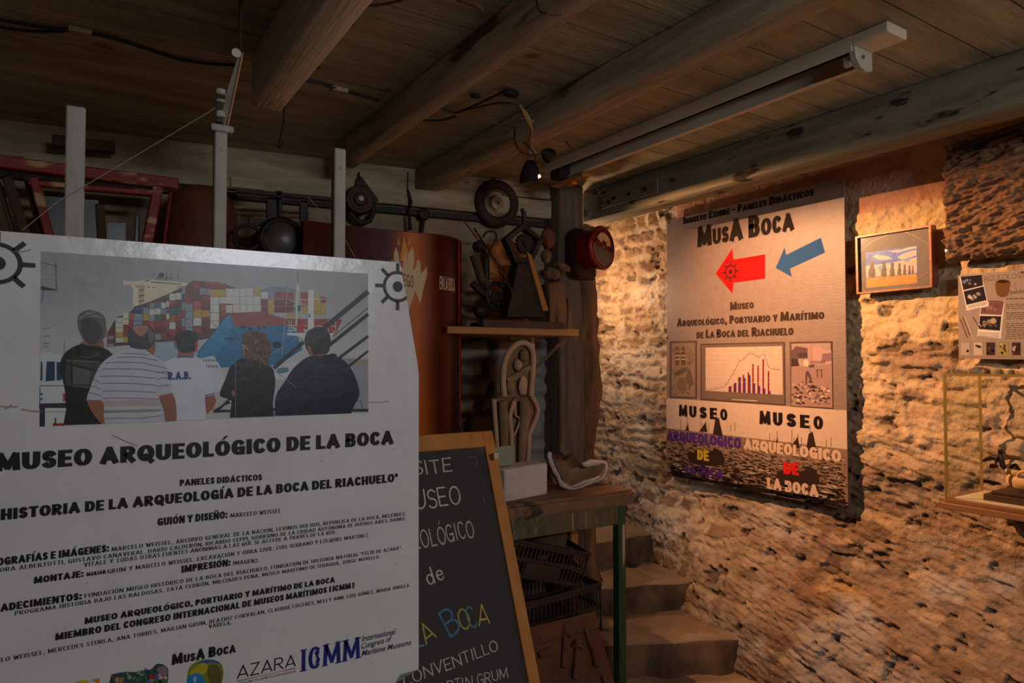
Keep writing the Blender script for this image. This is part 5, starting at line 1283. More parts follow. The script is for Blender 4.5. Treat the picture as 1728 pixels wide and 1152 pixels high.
# ================= blackboard A-frame
A_ = onY(831, 726, 1.85); B_ = onX(912.5, 1152, A_.x)
bb = (A_ - B_).normalized(); bn = V((0, -bb.z, bb.y)); bn = bn if bn.y < 0 else -bn
t = thing('chalkboard_sign', (A_.x - .3, 1.5, 0), 'leaning blackboard A-frame with chalk lettering in a varnished pine frame', 'chalkboard')
foot = A_ + (B_ - A_) * (A_.z / (A_.z - B_.z))
Lb = (A_ - foot).length; SWD = .037; BW = .53
ex = V((1, 0, 0))
MB().obox(A_ - bn * .022 - ex * SWD, ex * SWD, -bb * Lb, bn * .022).build('frame_stile', M['orange'], t, bevel=.002)
MB().obox(A_ - bn * .022 - ex * BW, ex * SWD, -bb * Lb, bn * .022).build('frame_stile', M['orange'], t, bevel=.002)
MB().obox(A_ - bn * .021 - ex * (BW - SWD), ex * (BW - 2 * SWD), -bb * .05, bn * .022).build('top_rail', M['orange'], t, bevel=.002)
MB().obox(A_ - bn * .021 - ex * (BW - SWD) - bb * (Lb - .2), ex * (BW - 2 * SWD), -bb * .05, bn * .022).build('bottom_rail', M['orange'], t, bevel=.002)
MB().obox(A_ - bn * .020 - ex * (BW - SWD) - bb * .05, ex * (BW - 2 * SWD), -bb * (Lb - .25), bn * .010).build('slate', M['slate'], t, smooth=False)
for dx in (.06, BW - .03):
    MB().bar(A_ - ex * dx - bn * .03 - bb * .03, V((A_.x - dx, A_.y + .16, .0)), .03, .018).build('back_leg', M['orange'], t, bevel=.002)
MB().mm(onY(833, 774, A_.y - .055) - V((.002, .006, 0)), onY(838.5, 763, A_.y - .055) + V((.004, .004, 0))).build('catch', M['cap'], t, bevel=.001)
sp = A_ - bn * .010
pr = Print(sp, ex, bb, bn, lift=.0006)
rr = random.Random(4); CH = (206, 196, 188)
pr.text('VISITE', (664, 806), (763, 796), 25, CH, 'chalk', rnd=rr)
pr.flush('chalk_word', M['chalk'], t)
pr.text('MUSEO', (672, 866), (779, 849), 34, CH, 'chalk', rnd=rr)
pr.flush('chalk_word', M['chalk'], t)
pr.text('ARQUEOLÓGICO', (634, 943), (802, 906), 33, CH, 'chalk', rnd=rr)
pr.flush('chalk_word', M['chalk'], t)
pr.text('de', (722, 988), (752, 976), 30, CH, 'chalk', rnd=rr)
pr.flush('chalk_word', M['chalk'], t)
pr.text('L', (698, 1093), (716, 1090), 40, (96, 134, 160), 'chalk'); pr.text('A', (719, 1088), (737, 1074), 36, (188, 170, 80), 'chalk')
pr.flush('chalk_word', M['chalk'], t)
pr.text('B', (760, 1077), (780, 1062), 50, (84, 124, 156), 'chalk'); pr.text('O', (779, 1066), (797, 1058), 38, (178, 164, 74), 'chalk'); pr.text('C', (794, 1063), (808, 1056), 40, (96, 130, 150), 'chalk'); pr.text('A', (808, 1056), (827, 1052), 36, (196, 180, 88), 'chalk')
pr.flush('chalk_word', M['chalk'], t)
pr.text('CONVENTILLO', (682, 1160), (842, 1096), 22, CH, 'chalk', rnd=rr)
pr.flush('chalk_word', M['chalk'], t)
pr.text('MARTIN GRUM', (722, 1176), (858, 1144), 20, CH, 'chalk', rnd=rr)
pr.flush('chalk_word', M['chalk'], t)
for a, b in (((806, 776), (800, 790)), ((814, 838), (818, 846)), ((790, 772), (804, 771))): pr.line([a, b], 1.2, (120, 112, 106)); pr.flush('chalk_mark', M['chalk'], t)
0 and pr.build('chalk_mark', M['chalk'], t)

# ================= workbench
BZ = 1.035; bY0, bY1 = 2.14, 2.66; bX0, bX1 = .68, 2.005
c0 = onZ(1076, 826, BZ)
t = thing('workbench', (1.5, 2.4, 0), 'heavy worn green workbench with plaster casts on top and crates below', 'workbench')
bX1 = c0.x; bY0 = c0.y
dsl = -.05   # bench stands slightly askew
def bx(x, y): return V((x, y + (bX1 - x) * .035, 0))
mb = MB()
tz0 = BZ - .062
pl_ = [bx(bX0, bY0), bx(bX1 - .02, bY0), bx(bX1, bY0 + .03), bx(bX1 + .01, bY1), bx(bX0, bY1)]
mb.prism([V((p.x, p.y, BZ)) for p in pl_], (0, 0, -.062)).build('bench_top', M['benchtop'], t, bevel=.012, seg=2, sub=5, jig=.004)
a = bx(bX0, bY0 + .02); b = bx(bX1 - .09, bY0 + .02)
MB().obox(V((a.x, a.y, tz0 - .082)), V((b.x - a.x, b.y - a.y, 0)), V((0, .028, 0)), V((0, 0, .082))).build('apron', M['bench'], t, bevel=.003, sub=3, jig=.002)
lw = .043
def bleg(x, y, m): MB().mm((x, y, 0), (x + lw, y + lw, tz0)).build('leg', m, t, bevel=.004)
lp = onY(1044.5, 900, bY0 + .02)
MB().prism([V((lp.x + .020, bY0 + .0195, tz0 - .085)), V((lp.x + .035, bY0 + .0195, tz0 - .085)), V((lp.x + .033, bY0 + .0195, .74)), V((lp.x + .024, bY0 + .0195, .70)), V((lp.x + .019, bY0 + .0195, .78))], (0, .001, 0)).build('worn_paint_strip', M['mouldrim'], t, smooth=False)
bleg(lp.x, bY0 + .02, M['greenleg']); bleg(bX1 - .09, bY1 - .07, M['shelfwood']); bleg(bX0 + .02, bY0 + .05, M['greenleg']); bleg(bX0 + .02, bY1 - .04, M['greenleg'])
MB().obox(V((bX1 - .07, bY0 + .06, tz0 - .08)), V((.024, 0, 0)), V((0, bY1 - bY0 - .14, 0)), V((0, 0, .08))).build('side_rail', M['bench'], t, bevel=.003)

# objects on the bench
def ground(px, py, z): return onZ(px, py, z)
q0, q1 = onZ(851, 848, BZ), onZ(925, 834, BZ)
hz = onY(851, 792, q0.y).z
o = MB(); ev = (q1 - q0); nv = V((-ev.y, ev.x, 0)).normalized() * .11
o = MB().obox(q0, ev, nv, V((0, 0, hz - BZ))).build('plaster_block', M['plaster'], bevel=.006, sub=4, jig=.004)
tag(o, 'rectangular white plaster block on the bench under the grey-green plate', 'block')
pq = [q0 + nv * .45 - ev * .30, q0 + nv * .45 + ev * .36]
zt_ = onY(860, 753, pq[1].y).z
t = thing('display_plate', (pq[0] + pq[1]) / 2 + V((0, 0, hz - BZ + .004)), 'blank grey-green acrylic plate standing on the white plaster block', 'plate')
MB().obox(pq[0] + V((0, 0, hz - BZ + .004)), pq[1] - pq[0], nv.normalized() * .004, V((0, 0, zt_ - hz))).build('plate', M['plate'], t, smooth=False)
MB().obox(pq[1] + V((.002, .0, hz - BZ + .004)), V((.006, 0, 0)), nv.normalized() * .02, V((0, 0, zt_ - hz))).build('side_edge', M['cap'], t, smooth=False)
# broken cast
t = thing('broken_cast', onZ(985, 824, BZ), 'broken open white plaster cast with brown hollow lying at the bench corner', 'plaster cast')
cyy = onZ(975, 824, BZ).y
cp_ = lambda x, y, d=0: onY(x, y, cyy + d)
ol = [(934, 771), (941, 768), (950, 769), (955, 766), (962, 774), (968, 769), (978, 772), (984, 782), (994, 786), (1006, 783), (1027, 783), (1028, 792), (1021, 806), (1008, 813), (990, 818), (972, 826), (958, 825), (948, 818), (944, 806), (938, 790)]
ol = spl(ol, 4); c0_ = cp_(974, 800); nO = len(ol); nS = 9
tl = .10
def cpt(i, s_, inner):
    p = cp_(*ol[i]); v = p - c0_; k = s_ if not inner else s_ * .90
    q = c0_ + v * k; dep = .075 * (1 - s_ ** 2.2) - (.012 if inner else 0)
    lean = (q.z - BZ) * .25
    return V((q.x, q.y + dep + lean, q.z)) + mnoise.noise_vector(q * 30) * .003 * (1 if s_ > .3 else .3)
mb = MB()
for inner in (0, 1):
    for k in range(nS):
        for i in range(nO): mb.v.append(cpt(i, 1 - k / nS * .97, inner))
HH = nO * nS
for o_ in (0, 1):
    for k in range(nS - 1):
        for i in range(nO):
            a = o_ * HH + k * nO + i; b = o_ * HH + k * nO + (i + 1) % nO
            mb.f.append([a, b, b + nO, a + nO] if o_ else [a, a + nO, b + nO, b])
    mb.f.append([o_ * HH + (nS - 1) * nO + i for i in range(nO)])
zlow = min(v.z for v in mb.v)
for v in mb.v: v.z += BZ + .001 - zlow
mb.build('shell', M['mould'], t, ang=60)
er = [cpt(i, .96, 0) + V((0, -.004, BZ + .001 - zlow)) for i in range(nO)]
q_ = [er[i % nO] for i in range(int(nO * .49), nO + 3)]
MB().tube([p + mnoise.noise_vector(p * 40) * .003 for p in q_], [.010 + .004 * abs(mnoise.noise(p * 25)) for p in q_], 8).build('broken_edge', M['plaster'], t)
q_ = [cpt(i, .93, 0) + V((0, -.003, BZ + .001 - zlow)) for i in range(int(nO * .49), int(nO * .78))]
MB().tube(q_, .011, 8).build('broken_edge', M['plaster'], t)
er2 = [er[i % nO] for i in range(int(nO * .38), int(nO * .52))]
MB().tube(er2, [.006 + .01 * math.sin(math.pi * k / max(1, len(er2) - 1)) for k in range(len(er2))], 8).build('grey_lip', M['plaster'], t)
MB().blob(cp_(940, 795, .06), (.045, .05, .06), .2, 2, 3, 3).build('brown_lump', M['mould'], t)

# two-piece figure mould leaning behind
t = thing('figure_mould', (1.75, 2.5, BZ), 'tall brown two-piece plaster mould of a standing figure leaning under the shelf', 'mould')
FY = 2.50
F = lambda x, y, d=0: onY(x, y, FY + d)
up = [(851, 668), (849, 640), (851, 615), (858, 595), (870, 582), (884, 578), (895, 585), (900, 600), (899, 630), (897, 668)]
MB().prism([F(*p, .02) for p in spl(up, 3, False)], (0, .03, 0)).build('upper_back', M['mould'], t, bevel=.002)
MB().tube([F(*p) for p in spl(up[:-1], 4, False)] + [F(897, 650), F(896, 668)], .0125, 8).build('upper_rim', M['mouldrim'], t)
mb = MB(); mb.tube([F(855, 642), F(872, 634, -.01), F(893, 619, -.01)], [.013, .015, .014], 10)
mb.build('arm', M['mould'], t)
mb = MB(); mb.blob(F(884, 600), (.022, .02, .028), .1, 2, 1, 2); mb.build('head', M['mould'], t)
MB().blob(F(874, 616), (.019, .022, .026), .15, 2, 2, 2).build('breast', M['mouldrim'], t)
MB().blob(F(882, 650), (.024, .016, .042), .15, 2, 3, 2).build('torso', M['mouldrim'], t)
MB().blob(F(862, 652), (.020, .014, .034), .15, 2, 4, 2).build('torso_side', M['mould'], t)
lo1 = [(832, 672), (866, 670), (862, 700), (863, 752), (838, 790), (834, 700)]
lo2 = [(868, 670), (898, 668), (908, 690), (904, 710), (893, 735), (890, 780), (866, 786), (862, 700)]
MB().prism([F(x, min(y, 786), .025) for x, y in lo1], (0, .03, 0)).build('lower_back', M['mould'], t, bevel=.003)
MB().prism([F(x, y, .025) for x, y in lo2], (0, .03, 0)).build('lower_back', M['mould'], t, bevel=.003)
for pts in ([(833, 674), (835, 700), (838, 740), (840, 788)], [(868, 676), (861, 700), (863, 730), (863, 760)], [(897, 668), (906, 684), (907, 698), (899, 718), (893, 734), (892, 760), (890, 782)], [(869, 678), (870, 700), (877, 706), (872, 725), (866, 735)]):
    MB().tube([F(*p) for p in spl(pts, 4, False)], .010 if pts[0][0] != 869 else .005, 7).build('lower_rim', M['mouldrim'], t)
MB().tube([F(884, 676), F(886, 700, -.008), F(882, 735, -.004), F(880, 780)], [.022, .026, .020, .016], 12).build('leg_form', M['mould'], t)
MB().tube([F(848, 676), F(850, 705), F(851, 745), F(850, 785)], [.018, .022, .019, .016], 12).build('leg_form', M['mould'], t)
# ================= wheel on the back wall
def ring_axis(): return -V((BN.x, BN.y, 0))
wc = onB(838, 343, .055); ax = V((BN.x, BN.y, 0)).normalized(); ax = ax if ax.y < 0 else -ax
t = thing('cart_wheel', wc, 'small rubber-tyred cart wheel with steel rim hung on the whitewashed boards', 'wheel')
MB().torus(wc, ax, .092, .026, 40, 12).build('tyre', M['tyre'], t)
MB().lathe([(.001, -.012), (.074, -.016), (.074, .004), (.062, .010), (.056, -.002), (.044, -.004), (.036, .004), (.030, .012), (.014, .016), (.012, .022), (.001, .022)], wc, ax, 36).build('rim', M['rim'], t, ang=25)
MB().lathe([(.001, .018), (.008, .018), (.008, .026), (.001, .026)], wc, ax, 12).build('hub_hole', M['iron'], t)

# ================= old reel / lantern hanging left of it
rc = onB(606, 338, .075)
t = thing('iron_pulley', rc, 'black iron pulley block with a hook hanging beside the rust-specked stake', 'pulley')
MB().lathe([(.001, -.02), (.060, -.02), (.066, -.012), (.054, 0), (.066, .012), (.060, .022), (.030, .022), (.026, .034), (.012, .036), (.001, .036)], rc, ax, 28).build('sheave', M['iron'], t, ang=25)
MB().torus(rc + ax * .022, ax, .040, .006, 24, 8).build('ring', M['rust'], t)
MB().lathe([(.001, .034), (.012, .034), (.012, .044), (.001, .044)], rc, ax, 12).build('pin', M['rim'], t)
B3 = lambda x, y, o=.07: onB(x, y, o)
MB().prism([B3(602, 300), B3(610, 297), B3(634, 330), B3(640, 338), B3(630, 342), B3(600, 312)], ax * -.012).build('cheek_plate', M['iron'], t, bevel=.002)
MB().tube([B3(590, 358), B3(598, 368), B3(610, 376), B3(624, 372), B3(631, 356), B3(628, 345)], .013, 10).build('hook', M['iron'], t)
MB().tube([B3(606, 305), B3(606, 290)], .004, 8).build('hanger', M['iron'], t)
t = thing('hanging_bar', onB(691, 380, .03), 'thin flat iron bar hanging from the broad dark beam above the banner', 'bar')
pts = [onB(688, 318, .06), onB(693, 340, .06), onB(690, 358, .06), onB(692, 388, .06)]
MB().tube(pts, [.004, .010, .006, .011], 6).build('bar', M['iron'], t)
MB().tube([onB(689, 290, .055), pts[0]], .002, 6).build('wire', M['cable'], t)
t = thing('round_headed_bolt', onB(713, 390, .02), 'round-headed iron bolt hanging on the rail above the banner', 'bolt')
MB().lathe([(.001, 0), (.026, 0), (.030, .008), (.022, .018), (.001, .022)], onB(714, 362, .035), ax, 20).build('head', M['iron'], t)
MB().tube([onB(715, 366, .03), onB(713, 382, .03), onB(711, 400, .03)], [.010, .009, .007], 8).build('shank', M['iron'], t)

# ================= red sash, terracotta jar, lamp
RY = 2.75
Fr = lambda x, y, d=0: onY(x, y, RY + d)
t = thing('red_window_sash', Fr(170, 400), 'old red window sash with peeling paint leaning behind the thickest stake', 'window sash')
def rbar(p, q, wd, th, name, m=None): MB().bar(p, q, th, wd, (q - p).cross(V((0, 1, 0)))).build(name, m or M['red'], t, bevel=.004, sub=2, jig=.002)
rbar(Fr(-20, 272), Fr(300, 312), .040, .05, 'top_rail'); rbar(Fr(48, 309), Fr(272, 328), .020, .035, 'inner_rail')
rbar(Fr(58, 300), Fr(126, 570), .028, .04, 'stile'); rbar(Fr(46, 300, .06), Fr(114, 570, .06), .022, .04, 'stile', M['darkwood'])
rbar(Fr(268, 308), Fr(216, 573), .034, .04, 'stile'); rbar(Fr(290, 308, .05), Fr(254, 573, .05), .010, .03, 'stile')
rbar(Fr(12, 300, .04), Fr(100, 570, .04), .030, .04, 'stile', M['darkwood']); rbar(Fr(-6, 300, .08), Fr(77, 570, .08), .016, .03, 'stile', M['darkwood'])
MB().prism([Fr(70, 330, .05), Fr(166, 338, .05), Fr(166, 420, .05), Fr(84, 415, .05)], (0, .004, 0)).build('pane', M['glaze'], t, smooth=False)
MB().prism([Fr(182, 376, .07), Fr(212, 376, .07), Fr(212, 420, .07), Fr(178, 420, .07)], (0, .004, 0)).build('pane', M['glaze'], t, smooth=False)
rbar(Fr(232, 362, .06), Fr(230, 420, .06), .016, .01, 'bead', M['glaze']); rbar(Fr(168, 345, .06), Fr(172, 420, .06), .03, .03, 'muntin', M['darkwood'])
o = MB().bar(Fr(88, 238, .25), Fr(194, 250, .25), .05, .04).build('dark_block', M['darkwood'], bevel=.004); tag(o, 'dark wooden block on top of the stack behind the thickest stake', 'block')
o = MB().bar(Fr(-30, 262, .3), Fr(40, 268, .3), .03, .01).build('pale_slat', M['glaze'], bevel=.002); tag(o, 'pale slat lying on top of the red sash at the left', 'slat')
jc = onY(352, 400, 2.72)
jr = (onY(415, 380, 2.72) - onY(352, 380, 2.72)).length
jt = onY(352, 300, 2.72).z
prof = [(.05, 1.66), (jr * .7, 1.66), (jr * .92, 1.8), (jr, jt - .30), (jr, jt - .20), (jr * .97, jt - .12), (jr * .85, jt - .05), (jr * .6, jt - .012), (jr * .3, jt), (.001, jt)]
o = MB().lathe([(a_, b_ - 1.66) for a_, b_ in prof], (jc.x, 2.88, 1.66), (0, 0, 1), 40).build('terracotta_jar', M['terracotta'], ang=70); tag(o, 'big round-shouldered terracotta jar standing behind the capped stake', 'jar')
t = thing('storage_rack', (.1, 2.84, 0), 'dark wooden rack behind the poster carrying the jar, the sash and the lantern', 'rack')
MB().mm((-.75, 2.735, 1.62), (.93, 3.0, 1.66)).build('shelf_board', M['darkwood'], t, bevel=.004)
for x in (-.73, .86):
    for y_ in (2.75, 2.93): MB().mm((x, y_, 0), (x + .05, y_ + .05, 1.62)).build('leg', M['darkwood'], t)
lc = onY(474, 402, 2.62)
t = thing('ship_lantern', lc, 'black iron lantern with a round dusty lens between the capped and rust-specked stakes', 'lantern')
ly = V((0, -1, 0)); ly = V((-.28, -.96, .02)).normalized()
MB().lathe([(.001, -.14), (.07, -.14), (.082, -.09), (.085, -.01), (.075, .0), (.066, .0)], lc, ly, 32).build('body', M['iron'], t, ang=30)
MB().torus(lc, ly, .070, .009, 32, 8).build('bezel', M['iron'], t)
MB().lathe([(.001, .022), (.02, .020), (.045, .012), (.064, -.002)], lc, ly, 28).build('lens', M['lens'], t, ang=60)
for dx in (-.11, .10):
    MB().torus(lc + V((dx, .05, 0)), ly, .046, .007, 24, 6).build('side_ring', M['iron'], t)
MB().mm((lc.x - .06, 2.74, 1.66), (lc.x + .12, 2.86, lc.z + .045)).build('housing', M['iron'], t, bevel=.006)
t = thing('iron_rack', onY(490, 326, 2.7), 'black iron hanging rack with two straps above the round lantern', 'rack')
Rk = lambda x, y: onY(x, y, 2.72)
MB().bar(Rk(400, 321), Rk(560, 336), .012, .014).build('rail', M['iron'], t); MB().bar(Rk(400, 329), Rk(560, 344), .012, .010).build('rail', M['iron'], t)
for (x, w2, yt) in ((460, .05, 332), (470, .024, 322), (512, .034, 338)):
    MB().bar(Rk(x, yt), Rk(x + 1, 392), .012, w2, (1, 0, 0)).build('strap', M['iron'], t, bevel=.003)
MB().bar(Rk(420, 374), Rk(556, 384), .012, .03).build('lower_bar', M['iron'], t)
o = MB().bar(onY(388, 306, 2.75), onY(446, 312, 2.75), .02, .045).build('small_board', M['board'], bevel=.004); tag(o, 'short pale board nailed right of the capped stake', 'board')

# ================= shelf on the back wall with tools
sf = onY(977, 562, 2.46)
SZ = sf.z + .016; st_ = .030; SY0 = 2.46
t = thing('wall_shelf', (1.75, 2.6, SZ - st_), 'pale wooden wall shelf beside the corner post loaded with old tools', 'shelf')
slx = sf.x
MB().prism([V((1.28, SY0 + .02, SZ)), V((slx, SY0, SZ)), V((slx, 2.74, SZ)), V((1.28, 2.86, SZ))], (0, 0, -st_)).build('shelf_board', M['shelfwood'], t, bevel=.002)
MB().bar(V((slx - .05, SY0 + .03, SZ - st_ - .004)), V((slx - .17, 2.74, SZ - .28)), .022, .008).build('diagonal_brace', M['rim'], t)
p = onY(893, 570, 2.72); MB().mm((p.x - .012, 2.69, SZ - st_ - .09), (p.x + .012, 2.696, SZ - st_)).build('bracket', M['cap'], t)
def S_(x, y, yy=2.55): return onY(x, y, yy)
o = MB().mm((S_(800, 545).x, 2.47, SZ), (S_(936, 545).x, 2.52, SZ + .032)).build('timber_batten', M['darkwood'], bevel=.003); tag(o, 'dark batten with a screw lying along the shelf front', 'batten')
# back board behind the tools
ab = MB().prism([S_(826, 408, 2.78), S_(862, 402, 2.78), S_(890, 430, 2.78), S_(890, 545, 2.78), S_(826, 545, 2.78)], (0, .015, 0)).build('amber_board', M['amber'], bevel=.002); tag(ab, 'amber coloured board behind the tools on the shelf', 'board')
# diamond headed iron stand with gear
t = thing('gear_stand', (S_(888, 540).x, 2.58, SZ), 'dark iron stand with diamond-shaped head holding a toothed gear on the shelf', 'machine part')
D = lambda x, y, d=0: onY(x, y, 2.57 + d)
outer = [(885, 376), (917, 403), (899, 445), (878, 446), (871, 445), (853, 402)]; inner = [(885, 386), (909, 404), (895, 434), (875, 434), (863, 404)]
mb = MB(); oo = [(885, 376), (917, 403), (899, 444), (871, 444), (853, 402)]
for i in range(5):
    a1, a2, b1, b2 = oo[i], oo[(i + 1) % 5], inner[i], inner[(i + 1) % 5]
    mb.prism([D(*a1), D(*a2), D(*b2), D(*b1)], (0, .045, 0))
mb.build('diamond_head', M['iron'], t, bevel=.002)
gc = D(887, 411, .02); mb = MB(); n = 64; pts = []
for i in range(n):
    g_ = 2 * math.pi * i / n; rr_ = .048 if i % 4 in (0, 1) else .040; pts.append(gc + V((math.cos(g_) * rr_, 0, math.sin(g_) * rr_)))
mb.prism(pts, (0, .02, 0)); mb.lathe([(.001, 0), (.016, 0), (.016, .012), (.001, .012)], gc, (0, -1, 0), 16); mb.build('gear', M['iron'], t)
zb_ = SZ + .033
body = [D(874, 444), D(894, 444), D(921, 536), D(855, 536)]
body = [V((p.x, p.y, max(p.z, zb_))) for p in body]
MB().prism(body, (0, .07, 0)).build('tapered_body', M['iron'], t, bevel=.004)
pp = [D(889, 424, -.012), D(897, 430, -.012), D(926, 524, -.012), D(917, 525, -.012)]
MB().prism(pp, (0, .014, 0)).build('brass_rib', M['amber'], t, bevel=.001)
MB().tube([D(885, 378, .02), D(884, 360, .02), D(880, 352, .02)], [.012, .012, .009], 10).build('lug', M['iron'], t)
MB().mm((body[3].x - .01, 2.555, SZ), (body[2].x + .01, 2.66, zb_)).build('foot', M['iron'], t, bevel=.002)
# tangled block and tackle left of it
t = thing('old_winch', (S_(825, 540).x, 2.66, SZ), 'tangle of black iron winch and chain parts at the left end of the shelf', 'winch')
W3 = lambda x, y, d=0: onY(x, y, 2.66 + d)
MB().torus(W3(838, 500), (.2, -1, .1), .062, .010, 28, 8).build('wheel_ring', M['iron'], t)
MB().torus(W3(838, 500), (.2, -1, .1), .022, .010, 20, 8).build('wheel_hub', M['iron'], t)
for g_ in (20, 110, 200, 290): MB().tube([W3(838, 500), W3(838, 500) + V((math.cos(R(g_)), .05, math.sin(R(g_)))) * .062], .007, 6).build('spoke', M['iron'], t)
MB().tube([W3(800, 430), W3(812, 470), W3(826, 480)], [.022, .020, .016], 10).build('handle_arm', M['darkwood'], t)
MB().tube([W3(797, 478), W3(818, 498), W3(838, 512)], [.018, .018, .012], 10).build('lever', M['iron'], t)
MB().tube([W3(821, 420), W3(820, 455), W3(822, 495)], [.012, .016, .012], 10).build('upright', M['iron'], t)
for i in range(8): MB().torus(W3(847 + 8 * math.sin(i * .5), 458 + i * 9), ((i % 2) * 1.0, -1 + (i % 2) * .6, .1), .013, .0045, 14, 6).build('chain_link', M['iron'], t)
MB().blob(W3(808, 415), (.03, .03, .028), .3, 3, 5, 2).build('casting', M['iron'], t); MB().blob(W3(812, 525), (.045, .03, .035), .25, 3, 6, 2).build('casting', M['iron'], t)
mb = MB().mm((W3(800, 540).x, 2.63, SZ), (W3(850, 540).x, 2.7, SZ + .03)); mb.build('foot', M['iron'], t, bevel=.004)
# rods
t = thing('iron_rods', (S_(830, 450).x, 2.60, SZ), 'two long thin iron rods leaning diagonally across the winch', 'rods')
MB().tube([onY(779, 367, 2.72), onY(850, 462, 2.57), onY(868, 500, 2.535)], .0042, 6).build('rod', M['rust'], t); MB().tube([onY(800, 385, 2.74), onY(846, 455, 2.58), onY(864, 488, 2.54)], .004, 6).build('rod', M['iron'], t)
t = thing('wire_handle', S_(826, 412, 2.62), 'bent black wire handle hooked over the amber board', 'handle')
MB().tube([S_(*p, 2.64) for p in spl([(815, 400), (822, 391), (834, 391), (838, 400), (832, 412), (826, 424)], 5, False)], .005, 8).build('handle', M['iron'], t)
# carved wooden figure
t = thing('carved_bird', (S_(930, 540, 2.63).x, 2.63, SZ), 'carved brown wooden bird on a split log at the right end of the shelf', 'carving')
C3 = lambda x, y, d=0: onY(x, y, 2.64 + d)
lg = C3(930, 536); MB().prism([V((C3(918, 478).x, 2.60, C3(918, 478).z)), V((C3(942, 476).x, 2.60, C3(942, 476).z)), V((C3(956, 536).x, 2.60, SZ)), V((C3(920, 536).x, 2.60, SZ))], (0, .07, 0)).build('log', M['barkwood'], t, bevel=.006, sub=4, jig=.006)
MB().prism([V((C3(950, 505).x, 2.595, C3(950, 505).z)), V((C3(958, 536).x, 2.595, SZ)), V((C3(948, 536).x, 2.595, SZ))], (0, .03, 0)).build('splinter', M['barkwood'], t)
MB().blob(C3(930, 462), (.048, .04, .030), .3, 3, 8, 3).build('body', M['barkwood'], t, ang=60)
MB().blob(C3(922, 432), (.026, .026, .034), .25, 3, 9, 3).build('head', M['barkwood'], t, ang=60); MB().blob(C3(950, 450), (.042, .022, .020), .3, 3, 10, 3, Matrix.Rotation(.35, 3, 'Y')).build('wing', M['barkwood'], t, ang=60)
o = MB().blob(C3(925, 402, .05), (.036, .03, .055), .2, 2, 12, 3).build('red_brick_lump', M['terracotta'], ang=60); o2 = o
tag(o, 'reddish dark wooden lump behind the carved bird under the boards', 'lump')

# ================= red meter on the corner post
gc_ = onY(1018, 418, 2.585)
gx = (V((.30, -.95, .02))).normalized()
t = thing('red_meter', gc_, 'round red enamel meter with a cream dial mounted on the corner post', 'meter')
back = gc_ - gx * .10
MB().lathe([(.001, 0), (.098, 0), (.101, .012), (.101, .075), (.108, .080), (.110, .094), (.104, .102), (.096, .103), (.094, .098), (.001, .098)], back, gx, 44).build('case', M['meterred'], t, ang=28)
gr = gx.cross(V((0, 0, 1))).normalized(); gu = gr.cross(gx); gr = gr if gr.x > 0 else -gr
gu = V((0, 0, 1)) - gx * gx.z; gu.normalize()
fp = lambda a, b, d=.1015: back + gx * d + gr * a + gu * b
rot = R(-13)
def rp(a, b, d=.1): return fp(a * math.cos(rot) - b * math.sin(rot), a * math.sin(rot) + b * math.cos(rot), d)
MB().prism([rp(.060 * math.cos(R(g_)), .030 + .045 * math.sin(R(g_))) for g_ in range(0, 181, 12)] + [rp(-.02, .018), rp(-.016, .036), rp(.022, .036), rp(.026, .018)], gx * .002).build('dial', M['meterface'], t, smooth=False)
MB().prism([rp(.085 * math.cos(R(g_)), .0 - .008 + .082 * math.sin(R(g_))) for g_ in range(182, 359, 8)], gx * .002).build('lower_window', M['lens'], t, smooth=False)
MB().tube([rp(.085 * math.cos(R(g_)), -.008 + .082 * math.sin(R(g_)), .103) for g_ in range(180, 361, 9)] + [rp(-.085, -.008, .103)], .0022, 6).build('window_trim', M['copper'], t)
for a in (-.070, .074): MB().lathe([(.001, 0), (.008, 0), (.008, .003), (.001, .004)], rp(a, .016, .099), gx, 10).build('screw', M['iron'], t)
MB().lathe([(.001, 0), (.006, 0), (.006, .003), (.001, .004)], rp(.0, .004, .100), gx, 10).build('screw', M['rim'], t)
bw = [(-.10, .07), (-.07, .105), (.04, .105), (.085, .06), (.095, -.12), (.075, -.145), (-.07, -.145), (-.10, -.11)]
MB().prism([back + gr * a + gu * b for a, b in bw], gx * -.045).build('back_box', M['iron'], t, bevel=.008, seg=2)
eye = back + gu * .122 + gx * .0; MB().torus(eye, gx, .010, .003, 16, 6).build('hanging_eye', M['rim'], t)

